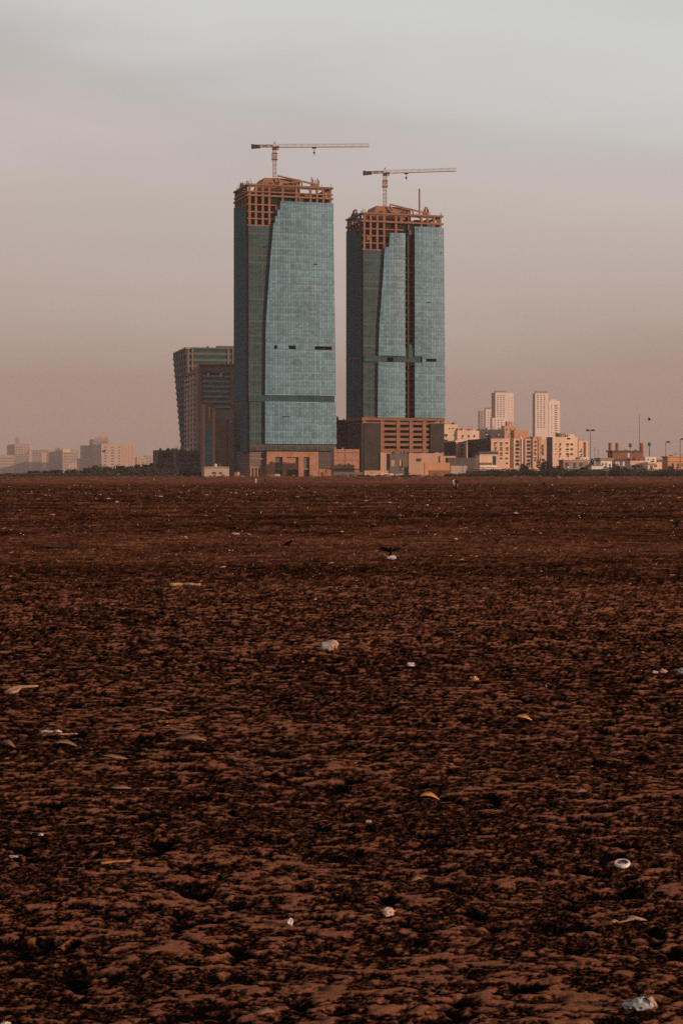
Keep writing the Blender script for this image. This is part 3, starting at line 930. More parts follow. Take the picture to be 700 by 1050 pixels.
    # open concrete floors under the glass
    rows = [429.3, 434.6, 440.3, 445.8, 451.2, 456.6, 463]
    mb = MB(); mb.box(-.6, W + 1.2, -1.2, D, z(431), z(428.1)); mb.build('transfer_slab', M['concrete'], t)
    for i in range(1, 7):
        mb = MB(); mb.box(.4, W, -.4, D - 1, z(rows[i]) - .3, z(rows[i]) + 1.25 + (.5 if i == 6 else 0)); mb.build('podium_slab', M['concrete'], t)
    for px in (373, 391.5, 407.8, 421, 434.5, 453):
        mb = MB(); mb.box(s(px) - 1.1, s(px) + 1.1, -.7, 1.2, 0, z(431)); mb.build('podium_column', M['concrete'], t)
    mb = MB(); mb.box(3, W - 3, 5, D - 4, 0, z(428)); mb.build('podium_core', M['concrete_shade'], t)
    mb = MB(); mb.box(s(372.5), s(388.8), -1.4, -.8, 0, z(433.8)); mb.box(-1, -.5, -.8, D * .8, 0, z(433.8)); mb.build('safety_netting', M['netting'], t)
    mb = MB(); mb.box(s(440.3), s(454.4), -1.4, -.8, z(463), z(433.8)); mb.build('safety_netting', M['netting'], t)
    mb = MB(); mb.box(s(388.8), s(400), -2.2, 3, 0, z(464)); mb.box(s(418), s(452.5), -1.8, 3, 0, z(464.5)); mb.build('podium_wall', M['tan'], t)
    mb = MB(); mb.box(s(425.5), s(430.5), -1.95, -1.5, z(473), z(470)); mb.build('window', M['void'], t)
    tower_crane('white tower crane on the shorter right tower with jib tilting slightly upward', fr, 394.5, 209, 176.2, 372.3, 467.5, 174.0, 416.3, 9, 3.0)
    return fr


FA = tower_left()
FB = tower_right()


# ------------------------------------------------------------------ ordinary buildings
_wcache = {}


def window_mesh(w, h, matname):
    key = (round(w, 1), round(h, 1), matname)
    if key not in _wcache:
        w, h = max(key[0], .3), max(key[1], .3)
        mb = MB()
        mb.box(-w / 2, w / 2, .20, .26, -h / 2, h / 2, 0)
        fw = min(.10, w * .12)
        for a, b_ in ((-w / 2, -w / 2 + fw), (w / 2 - fw, w / 2), (-fw / 2, fw / 2)):
            mb.box(a, b_, .12, .20, -h / 2, h / 2, 1)
        mb.box(-w / 2, w / 2, -.12, .12, -h / 2 - .12, -h / 2 - .01, 2)
        _wcache[key] = mb.mesh('window', [M[matname], M['grey_steel'], M['greywall']])
    return _wcache[key]


def wall_face(mb, O, U, length, z0, z1, ops, inward, depth=.28, mi=0):
    """vertical wall from O along unit U, with rectangular openings (u0,u1,v0,v1) and their reveals"""
    us = sorted(set([0, length] + [v for o in ops for v in o[:2]]))
    vs = sorted(set([z0, z1] + [v for o in ops for v in o[2:]]))
    P = lambda u, v, k=0.0: (O[0] + U[0] * u + inward[0] * k, O[1] + U[1] * u + inward[1] * k, v)
    for a, b_ in zip(us[:-1], us[1:]):
        for c, d_ in zip(vs[:-1], vs[1:]):
            mu, mv = (a + b_) / 2, (c + d_) / 2
            if any(o[0] < mu < o[1] and o[2] < mv < o[3] for o in ops):
                continue
            mb.quad(P(a, c), P(b_, c), P(b_, d_), P(a, d_), mi)
    for (a, b_, c, d_) in ops:
        for q in (((a, c), (b_, c)), ((b_, c), (b_, d_)), ((b_, d_), (a, d_)), ((a, d_), (a, c))):
            mb.quad(P(*q[0]), P(*q[0], depth), P(*q[1], depth), P(*q[1]), mi)


def building(name, label, xl, xc, xr, ytop, Y, mat, front=(), side=(), th=17.0, side_shade_mat=None, cat='building', group=None, z0=0.0, cap=None, pane='void', maxdepth=60, parapet=.9, boxes=(), bands=()):
    """front/side: lists of (px list, py list, width px, height px).  boxes: roof rooms (xa, xb, ytop, mat, depth0)"""
    fr = Fr(xc, Y, th)
    t = fr.root(name, label, cat, group)
    t['kind'] = 'thing'
    W = fr.s(xr)
    D = min(max(fr.d(xl), 6.0), maxdepth) if xl < xc else 12.0
    zt = fr.z(ytop)
    k = Y / F
    fo, so = [], []
    jit = random.Random(int(xr * 13 + Y))

    def ok(o, lim, lst):
        return o[0] > .3 and o[1] < lim - .3 and o[2] > z0 + .2 and o[3] < zt - .3 and not any(o[0] < q[1] and o[1] > q[0] and o[2] < q[3] and o[3] > q[2] for q in lst)
    for cols, rows, w, h in front:
        for c in cols:
            for r_ in rows:
                u, v = fr.s(c), fr.z(r_, c)
                o = (u - w * k * jit.uniform(.46, .64), u + w * k * jit.uniform(.46, .64), v - h * k * .56, v + h * k * jit.uniform(.45, .62))
                if Y < 1600 and w < 3 and jit.random() < .10:
                    continue
                if ok(o, W, fo):
                    fo.append(o)
    for cols, rows, w, h in side:
        for c in cols:
            for r_ in rows:
                u, v = D - fr.d(c), fr.zd(r_, c)
                w_ = w * k * 2.2
                o = (u - w_ / 2, u + w_ / 2, v - h * k / 2, v + h * k / 2)
                if ok(o, D, so):
                    so.append(o)
    mb = MB()
    wall_face(mb, (0, 0), (1, 0), W, z0, zt, fo, (0, 1), mi=0)
    wall_face(mb, (0, D), (0, -1), D, z0, zt, so, (1, 0), mi=1)
    mb.quad((W, 0, z0), (W, D, z0), (W, D, zt), (W, 0, zt), 0)
    mb.quad((W, D, z0), (0, D, z0), (0, D, zt), (W, D, zt), 0)
    # parapet inner faces
    p = .35
    for a, b_ in (((p, p), (W - p, p)), ((W - p, p), (W - p, D - p)), ((W - p, D - p), (p, D - p)), ((p, D - p), (p, p))):
        mb.quad((*b_, zt - parapet), (*a, zt - parapet), (*a, zt), (*b_, zt), 0)
    for a in ((0, W, 0, p), (0, W, D - p, D), (0, p, p, D - p), (W - p, W, p, D - p)):
        mb.quad((a[0], a[2], zt), (a[1], a[2], zt), (a[1], a[3], zt), (a[0], a[3], zt), 0)
    mb.build('wall', [M[mat], M[side_shade_mat or mat]], t)  # a darker flank material puts the shade of the unlit side into colour
    mb = MB(); mb.box(p, W - p, p, D - p, zt - parapet - .3, zt - parapet); rf = mb.build('roof', M['greywall'], t)
    wins = [(o, 0) for o in fo] + [(o, 1) for o in so]
    rb_ = random.Random(int(xc * 31 + ytop * 7))
    if len(wins) > 98:
        wins = wins[:98]
    near = Y < 1600 and D > 5.5 and cat != 'wall'
    if near and W > 9:
        for q in range(rb_.randint(2, 4)):
            cx_, cy_ = rb_.uniform(1.2, W - 1.2), rb_.uniform(1.2, max(1.5, min(D - 1, 6)))
            r_ = rb_.uniform(.5, .9)
            mb = MB(); z_ = zt - parapet
            for lx, ly in ((-.5, -.5), (.5, -.5), (.5, .5), (-.5, .5)):
                mb.bar((cx_ + lx * r_, cy_ + ly * r_, z_ - .2), (cx_ + lx * r_, cy_ + ly * r_, z_ + .9), .06)
            mb.tube([(cx_, cy_, z_ + .9), (cx_, cy_, z_ + 1.0 + r_ * 1.3), (cx_, cy_, z_ + 1.2 + r_ * 1.4)], [r_, r_, r_ * .5], 10)
            mb.build('roof_tank', M[rb_.choice(('greywall', 'rust', 'darkgrey', 'white_wall'))], t)
        for q in range(rb_.randint(1, 3)):
            x_ = rb_.uniform(.8, W - .8)
            mb = MB(); mb.tube([(x_, 1, zt - parapet - .2), (x_, 1, zt + rb_.uniform(1.5, 3.5))], .07, 5); mb.bar((x_ - .6, 1, zt + 1.2), (x_ + .6, 1, zt + 1.2), .05); mb.build('aerial', M['dark_steel'], t)
    if near:
        for o, sd in wins:
            if sd == 0 and rb_.random() < .4:
                mb = MB(); u_ = o[1] - .5; mb.box(u_ - .5, u_ + .5, -.75, -.01, o[2] - 1.0, o[2] - .3); mb.box(u_ - .42, u_ + .42, -.80, -.75, o[2] - .95, o[2] - .35)
                mb.build('air_conditioner', M[rb_.choice(('greywall', 'white_wall', 'grey_steel'))], t)
    for o, sd in wins:
        w = bpy.data.objects.new('window', window_mesh(o[1] - o[0], o[3] - o[2], pane))
        COL.objects.link(w)
        w.parent = t
        u, v = (o[0] + o[1]) / 2, (o[2] + o[3]) / 2
        if sd == 0:
            w.location = (u, 0, v)
        else:
            w.location = (0, D - u, v)
            w.rotation_euler[2] = R(-90)
    if cap:
        mb = MB(); o = .6; mb.box(-o, W + o, -o, D + o, zt, zt + cap[0]); mb.build('roof_slab', M[cap[1]], t)
    for (xa, xb, yt, bm, d0) in boxes:
        a, b_ = max(fr.s(xa), .4), min(fr.s(xb), W - .4)
        if b_ - a < .5:
            continue
        mb = MB(); mb.box(a, b_, min(d0, D * .4), min(D - .5, d0 + 6), zt - parapet - .2, fr.z(yt)); mb.build('roof_room', M[bm], t)
    for (xa, xb, ya, yb, bm, proud) in bands:
        mb = MB(); mb.box(fr.s(xa), fr.s(xb), -proud, -.004, fr.z(yb), fr.z(ya)); mb.build('facade_band', M[bm], t)
    return t, fr, W, D, zt


def seq(a, b_, n):
    return [a + (b_ - a) * i / (n - 1) for i in range(n)] if n > 1 else [a]


G_R = 'low town buildings right of the towers'
G_L = 'far hazy blocks on the left skyline'
G_W = 'pale far high rises'

# --- right of the towers
building('apartment_block', 'cream block with dark balcony openings next to the right glass tower', 450, 454.5, 469, 435, 1320, 'cream', [([457, 466], [446.3, 451.8], 3.2, 1.8), ([460.5, 464], [439.5], 1.4, 1.2)], boxes=[(457, 465, 433.5, 'tan', 2)], group=G_R)
building('apartment_block', 'wide low cream block with three small square windows in one row', 466, 468.5, 491, 441.3, 1290, 'cream', [([474, 480, 485.8], [447.2], 2.0, 2.0), ([474, 480, 485.8], [453], 1.8, 1.8)], boxes=[(470, 480, 439, 'tan', 2), (482, 486, 439.8, 'orange', 3)], group=G_R)
building('narrow_house', 'narrow tan house with white framed edge and dark flank, between pale blocks and tower', 454.5, 467, 478, 453.2, 1150, 'tan', [([473.3], [457, 461.2, 465.3], 2.4, 2.0)], [(seq(456.5, 465.5, 5), [457, 460.5, 464, 467.5], .9, 1.5)], side_shade_mat='darkgrey', cap=(.9, 'white_wall'), cat='house', group=G_R, bands=[(476.3, 478, 453.6, 473, 'white_wall', .3), (467.2, 469.0, 453.6, 473, 'pinktan', .3)])
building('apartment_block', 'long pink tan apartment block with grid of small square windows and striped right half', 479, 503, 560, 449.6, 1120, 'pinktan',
         [([507.6, 513.4, 519.2], [454.3, 459.3, 464.6, 470, 475], 2.6, 1.5), ([530, 541.5], [452.8, 456.6, 460.4, 464.2, 468, 472, 476], 4.2, 2.3), ([548.5, 556], [453, 457.2, 461.4, 465.6, 469.8], 2.2, 1.9)],
         [(seq(481.5, 500.5, 8), [453.5, 457.5, 461.5, 466, 470.5], .8, 1.7)], side_shade_mat='darkgrey', maxdepth=45, group=G_R,
         boxes=[(505, 517, 446.5, 'darkgrey', 4), (532, 547, 440.5, 'orange', 8), (549, 558, 447, 'tan', 4)],
         bands=[(523.2, 525.2, 449.8, 480, 'rust', .5), (525.8, 527.2, 449.8, 480, 'cream', .7), (534.0, 535.4, 449.8, 480, 'cream', .7), (536.6, 537.8, 449.8, 480, 'rust', .5), (544.6, 545.8, 449.8, 480, 'rust', .5), (551.3, 552.6, 449.8, 480, 'orange', .5)])
building('apartment_block', 'dark grey flat roofed block behind the pink tan apartments', 488, 491, 517, 440.2, 1420, 'darkgrey', [(seq(494, 514, 6), [444, 447.5], 1.8, 1.6)], group=G_R)
building('apartment_block', 'stepped orange block with stair head rising behind the pink tan apartments', 514, 516.3, 530, 436.5, 1480, 'tan', [([519, 523, 527], [440.5, 445], 1.4, 1.4)], boxes=[(520.3, 526, 431.8, 'tan', 2)], group=G_R)
building('pavilion', 'low white trimmed pavilion with dark flat roof and dark doorway by the hedge', 489.5, 491.2, 509, 466, 960, 'cream', [([506.6], [472.6], 3.6, 8.5)], cap=(1.6, 'darkgrey'), group=G_R, maxdepth=10,
         bands=[(491.3, 509, 465.9, 466.9, 'white_wall', .5), (491.3, 503.8, 474.4, 476.8, 'rust', .3), (491.3, 509, 477, 479.2, 'white_wall', .8)], boxes=[(493, 497, 463, 'orange', .8)])
building('apartment_block', 'bright cream block with paired dark windows in three rows', 559.5, 566, 591.8, 448, 1170, 'cream', [([574], [455.6, 460.6, 465.6], 2.0, 1.8), ([581.4, 585.6], [455.6, 460.6, 465.6], 3.0, 1.7), ([582.4], [449.8], 3.4, 1.4), ([569.3], [455.6, 460.6, 465.6], 1, 1.2)],
         [(seq(561, 565, 3), [455, 461, 467], .8, 1.6)], side_shade_mat='grey_block', boxes=[(574, 580.2, 444, 'greywall', 1.5), (580.6, 589.5, 445.3, 'cream', 1)], group=G_R)
building('apartment_block', 'slim cream block with brown vertical recess right of the bright cream block', 590.5, 592.6, 602.5, 452, 1200, 'cream', [([595.5], [456, 461, 466], 1.3, 1.6)], bands=[(598.2, 600.2, 453.2, 468.5, 'rust', .4)], boxes=[(593.3, 597, 449.6, 'tan', 2)], group=G_R)
building('low_shop', 'long low grey building with three dark square openings under a tan roof', 575, 577, 603, 472.3, 1000, 'greywall', [([580.6, 588.6, 595.2], [476.3], 3.4, 2.8)], cap=(.5, 'tan'), group=G_R, maxdepth=14, bands=[(577, 603, 473, 473.8, 'tan', .4)])
building('low_shop', 'low bright white box above the long grey building', 592, 594, 603.5, 468.8, 1040, 'white_wall', [([597, 600.5], [471], 1.2, 1.2)], group=G_R, maxdepth=10)
building('kiosk', 'small white kiosk half hidden in the dark hedge', 604.8, 606, 616, 477.6, 900, 'white_wall', [([608.8, 613.2], [481.8], 2.6, 1.5)], cap=(.4, 'greywall'), group=G_R, maxdepth=6)
building('house', 'small white house with grey pitched look roof and dark windows by the brown shed', 613.8, 615.3, 627, 472.3, 980, 'white_wall', [([617.3, 620.8], [476], 1.5, 2.6), ([624.6], [477], 1.8, 2.4)], cap=(1.5, 'greywall'), group=G_R, maxdepth=12, cat='house')
t, fr, W, D, zt = building('brown_shed', 'big brown unfinished shed with flat dark roof and one pale blue window', 624.5, 627.4, 657.5, 463.4, 1000, 'rust', [([644.6], [466.6], 2.8, 4.4), ([632.5, 640.5], [475.2], 5.0, 4.4), ([650], [475.2], 5.0, 4.4)], cap=(.8, 'darkgrey'), pane='bluepane', group=G_R, cat='shed', bands=[(627.5, 657.5, 470.6, 472.4, 'darkgrey', .9)])
for px, w_ in ((626.3, 1.2), (633.4, 1.2), (658.8, 1.4)):
    mb = MB(); mb.box(fr.s(px) - w_ * .5, fr.s(px) + w_ * .4, 1, 2.4, fr.z(474), fr.z(454)); mb.box(fr.s(px) + w_ * .4, fr.s(px) + w_ * .95, 1.2, 2.6, fr.z(474), fr.z(454.4), 1)
    mb.build('pillar', [M['rust'], M['tan']], t)
building('low_shop', 'bright white upper room above the peach market building', 659, 661, 672.5, 468.4, 985, 'white_wall', [([664, 669], [471], 1.4, 1.2)], group=G_R, maxdepth=8)
building('low_shop', 'peach market building with long dark shop opening beside the shed', 644, 645.6, 663.3, 472.4, 930, 'pinktan', [([649.5, 654, 658.8], [478.2], 3.6, 1.5)], group=G_R, maxdepth=12, bands=[(645.6, 663.2, 475.8, 476.8, 'cream', .5)])
building('low_shop', 'pale pink shop with white end wall right of the peach market', 662.2, 663.6, 678, 474.0, 925, 'cream', [([667.5, 671.6], [477.8], 3.0, 1.5)], group=G_R, maxdepth=12, bands=[(663.6, 672.5, 475.4, 476.2, 'rust', .4)])
building('low_shop', 'orange low building at the right edge of the view', 681, 684, 712, 468.6, 960, 'orange', [([689, 694.5, 699.5], [476.6], 2.4, 2.6)], group=G_R, cap=(.5, 'tan'), maxdepth=14, bands=[(684, 712, 472.2, 473.0, 'tan', .6)], boxes=[(690, 699, 466.4, 'tan', 1)])
building('low_shop', 'low brown building between two lamp posts near the right edge', 671.5, 673.5, 685, 471.6, 1060, 'brown_render', [([676.6, 681.4], [475.6], 2.2, 2.2)], group=G_R, maxdepth=10, cap=(.5, 'palewall'))

# --- pale high rises in the haze
rowsA = seq(405.5, 438, 16)
building('high_rise', 'pale high rise with dark stepped top and left shaded edge, left pair', 503.5, 507.5, 519.6, 402.5, 4650, 'hazewhite', [([510, 513, 516], rowsA, 1.5, 1.1)], [([504.8, 506.3], seq(406, 436, 12), .5, 1.1)], boxes=[(508, 519, 400.4, 'greywall', 4)], side_shade_mat='greywall', group=G_W, pane='hazepane')
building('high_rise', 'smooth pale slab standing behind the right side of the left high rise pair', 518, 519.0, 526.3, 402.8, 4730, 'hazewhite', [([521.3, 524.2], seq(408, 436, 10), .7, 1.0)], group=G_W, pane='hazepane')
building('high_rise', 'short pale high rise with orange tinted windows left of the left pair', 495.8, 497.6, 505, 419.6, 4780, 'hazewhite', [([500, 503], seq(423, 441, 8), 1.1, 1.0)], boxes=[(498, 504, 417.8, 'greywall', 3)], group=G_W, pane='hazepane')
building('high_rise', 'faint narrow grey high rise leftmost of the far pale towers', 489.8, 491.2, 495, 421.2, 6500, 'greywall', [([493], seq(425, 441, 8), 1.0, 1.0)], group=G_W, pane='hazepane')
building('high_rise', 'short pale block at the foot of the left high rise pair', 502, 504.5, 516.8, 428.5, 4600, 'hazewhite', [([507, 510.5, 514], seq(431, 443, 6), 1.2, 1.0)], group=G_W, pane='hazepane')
building('high_rise', 'tall pale high rise with grey crown and rows of dark windows, right pair', 545.6, 548.2, 561.8, 403.2, 4950, 'hazewhite', [([551, 554.2, 557.6], rowsA, 1.5, 1.1)], [([546.3, 547.4], seq(406, 440, 12), .5, 1.1)], boxes=[(549.5, 561, 400.6, 'greywall', 3)], side_shade_mat='greywall', group=G_W, pane='hazepane')
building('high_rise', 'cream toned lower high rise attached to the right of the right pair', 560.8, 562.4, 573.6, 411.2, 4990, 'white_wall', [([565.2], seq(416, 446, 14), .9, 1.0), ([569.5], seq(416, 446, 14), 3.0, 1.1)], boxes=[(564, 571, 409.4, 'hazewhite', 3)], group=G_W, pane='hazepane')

# --- left skyline
FLY = 7400
building('far_block', 'hazy grey block with overhanging flat roof and roof mast cluster, far left', 3.2, 15.5, 31, 456, FLY, 'hazetan', [(seq(17.5, 23, 3), seq(458.5, 470, 6), 1.5, .9), (seq(26, 29.5, 2), seq(458.5, 470, 6), 1.2, .9)], [(seq(5, 14, 5), seq(458.5, 470, 5), .6, 1.0)], cap=(2.2, 'greywall'), boxes=[(16.5, 20, 448.5, 'greywall', 4)], side_shade_mat='greywall', group=G_L, pane='hazepane', maxdepth=260)
building('far_block', 'low hazy pink banded block at the left edge', -12, -8, 15.5, 466.5, FLY - 150, 'hazetan', [(seq(-5, 13.5, 8), seq(470, 482, 5), 1.8, 1.0)], group=G_L, pane='hazepane', maxdepth=260)
building('far_block', 'hazy grey banded block in front of the roof mast block', 14, 16, 30, 465.3, FLY - 80, 'hazegrey', [(seq(18, 28, 5), seq(468, 482, 6), 1.7, 1.0)], group=G_L, pane='hazepane', maxdepth=260)
building('far_block', 'hazy narrow block with sunlight painted as an orange left strip', 29.2, 30, 42, 461.3, FLY - 60, 'hazegrey', [(seq(35, 40.5, 3), seq(464.5, 480, 7), 1.3, 1.1)], group=G_L, pane='hazepane', maxdepth=260, bands=[(30.2, 33, 461.6, 481, 'tan', .8)])  # tan band paints a sunlit strip on the grey front
building('far_block', 'hazy slim block with sunlight painted as a broad orange strip and flat top', 40.5, 42, 50, 461.0, FLY - 40, 'hazegrey', [([49], seq(464.5, 480, 7), 1.0, 1.0)], group=G_L, pane='hazepane', maxdepth=260, bands=[(43, 47.6, 464, 481, 'tan', .8)])  # the tan band is sunlight put into colour
building('far_block', 'hazy block with ragged roof rooms and many dark windows', 47.5, 50, 64.5, 462.3, FLY + 60, 'hazetan', [(seq(52.5, 62.5, 5), seq(465, 480, 6), 1.5, 1.1)], boxes=[(51, 55, 460, 'tan', 2), (57, 62, 459, 'hazegrey', 3)], group=G_L, pane='hazepane', maxdepth=260)
building('far_block', 'hazy block with bright peach top storey', 62.5, 64.5, 81, 460.6, FLY + 20, 'hazetan', [(seq(67, 79, 6), seq(465, 480, 6), 1.3, 1.1)], bands=[(64.6, 72, 460.8, 463.6, 'cream', .8), (70, 81, 475.5, 480.5, 'tan', .8)], group=G_L, pane='hazepane', maxdepth=260)  # the lower tan band paints a sunlit base
building('far_block', 'low hazy tan block half hidden by the dark trees', 79, 81, 96, 470, FLY - 200, 'hazetan', [(seq(84, 94, 4), seq(473, 480, 3), 1.4, 1.0)], group=G_L, pane='hazepane', maxdepth=260)
building('far_block', 'stepped hazy grey block in shade left of the lit slab', 82.5, 84, 94, 456.6, FLY + 150, 'hazegrey', [(seq(86, 92.5, 4), seq(460, 478, 7), 1.2, 1.2)], group=G_L, pane='hazepane', maxdepth=260)
t, fr, W, D, zt = building('far_block', 'tall hazy grey block topped by a small orange lantern roof', 92, 96, 111.5, 450.3, FLY + 120, 'hazegrey', [(seq(98.5, 109.5, 5), seq(453.5, 478, 9), 1.3, 1.2)], boxes=[(98, 111, 448.4, 'greywall', 2)], group=G_L, pane='hazepane', maxdepth=260)
a, b_ = fr.s(103.8), fr.s(111.2)
mb = MB(); mb.hexa([(a, 4, zt - 1), (b_, 4, zt - 1), (b_, 24, zt - 1), (a, 24, zt - 1)], [(a, 4, fr.z(448)), (b_, 4, fr.z(448)), (b_, 14, fr.z(448)), (a, 14, fr.z(448))])
mb.hexa([(a - .4, 3.6, fr.z(448)), (b_ + .4, 3.6, fr.z(448)), (b_ + .4, 14.4, fr.z(448)), (a - .4, 14.4, fr.z(448))], [((a * .55 + b_ * .45), 8.6, fr.z(442.6)), ((a * .45 + b_ * .55), 8.6, fr.z(442.6)), ((a * .45 + b_ * .55), 9.4, fr.z(442.6)), ((a * .55 + b_ * .45), 9.4, fr.z(442.6))])
mb.build('lantern_roof', M['orange'], t)
building('far_block', 'sunlit peach slab block with three columns of dark windows', 96, 104.2, 139.8, 455.2, 7000, 'hazecream', [([108.3], seq(458.6, 479, 8), 2.6, 1.2), ([115.6], seq(458.6, 479, 8), 2.8, 1.2), ([122.5], seq(458.6, 479, 8), 2.0, 1.2)], side_shade_mat='hazegrey', group=G_L, pane='hazepane', maxdepth=260,
         bands=[(126.4, 127.4, 455.6, 480, 'tan', .8), (129.4, 130.4, 455.6, 480, 'tan', .8), (132.4, 133.4, 455.6, 480, 'tan', .8), (135.4, 136.4, 455.6, 480, 'tan', .8)])
building('far_block', 'low cream house row behind the dark trees', 139, 140.5, 149.5, 468.6, 6000, 'hazecream', [(seq(142.5, 147.5, 3), [471, 474], 1.2, 1.0)], group=G_L, pane='hazepane', maxdepth=260)
building('far_block', 'low orange lit house row beside the grey annex', 147.5, 149, 158.5, 467.2, 6100, 'hazetan', [(seq(151, 157, 3), [470, 473], 1.2, 1.0)], group=G_L, pane='hazepane', maxdepth=260)

# --- dark frame building and orange hoarding between the towers
building('frame_building', 'dark open floored frame building between the two glass towers', 340, 343.6, 373, 430.5, 1140, 'darkgrey', [([348.0, 358.5, 368.0], [435, 440.4, 446, 451.6, 457], 8.2, 2.5)], boxes=[(344, 347.6, 427, 'darkgrey', 2)], cat='building', maxdepth=25, bands=[(343.6, 373, y_ - .8, y_ + .6, 'brown_render', .35) for y_ in (437.6, 443.2, 448.8, 454.4)])
building('site_box', 'plain orange clad block at the foot of the frame building between the towers', 341, 342.4, 368.2, 460.6, 1040, 'podium', [], cat='building', maxdepth=12, bands=[(342.4, 368.2, 471.4, 471.9, 'brown_render', .2), (353.6, 354.1, 460.7, 482, 'brown_render', .15), (342.4, 368.2, 463.6, 464.0, 'brown_render', .2), (342.4, 368.2, 480.6, 482, 'darkgrey', .3)])


# ------------------------------------------------------------------ curved office pair left of the towers
def banded(name, label, fr, Pl, Pc, Pr, depth, zt, z0, rows, wallm, panem, side_rows=None, top_slab=None, frame_px=None, sidem=None):
    """block whose plan leans: Pl/Pc/Pr are functions of z giving plan points (back-left, near corner, front right)"""
    t = fr.root(name, label, 'office block', 'banded office blocks left of the towers')
    n = rows
    dz = (zt - z0) / n
    wall = MB()
    for i in range(n):
        a = z0 + i * dz
        for (c, d_, glass) in ((a, a + dz * .42, False), (a + dz * .42, a + dz, True)):
            off = .5 if glass else 0.0

            def ring(z):
                l, c_, r_ = Pl(z), Pc(z), Pr(z)
                return [(c_[0] + off, c_[1] + off, z), (r_[0], r_[1] + off, z), (r_[0], r_[1] + depth, z), (l[0] + off, l[1] + depth * .2, z), (l[0] + off, l[1], z)]
            tgt = MB() if glass else wall
            tgt.hexa(ring(c), ring(d_), 0)
            if glass:
                # mullions
                l, c_, r_ = Pl(c), Pc(c), Pr(c)
                l2, c2, r2 = Pl(d_), Pc(d_), Pr(d_)
                for j in range(0, 6):
                    q = j / 5.0
                    p0 = (c_[0] + (l[0] - c_[0]) * q, c_[1] + (l[1] - c_[1]) * q)
                    p1 = (c2[0] + (l2[0] - c2[0]) * q, c2[1] + (l2[1] - c2[1]) * q)
                    wall.bar((p0[0] + .2, p0[1] + .2, c), (p1[0] + .2, p1[1] + .2, d_), .45, 0)
                tgt.build('window_band', M[panem], t)
    wall.build('wall', M[wallm], t)
    return t


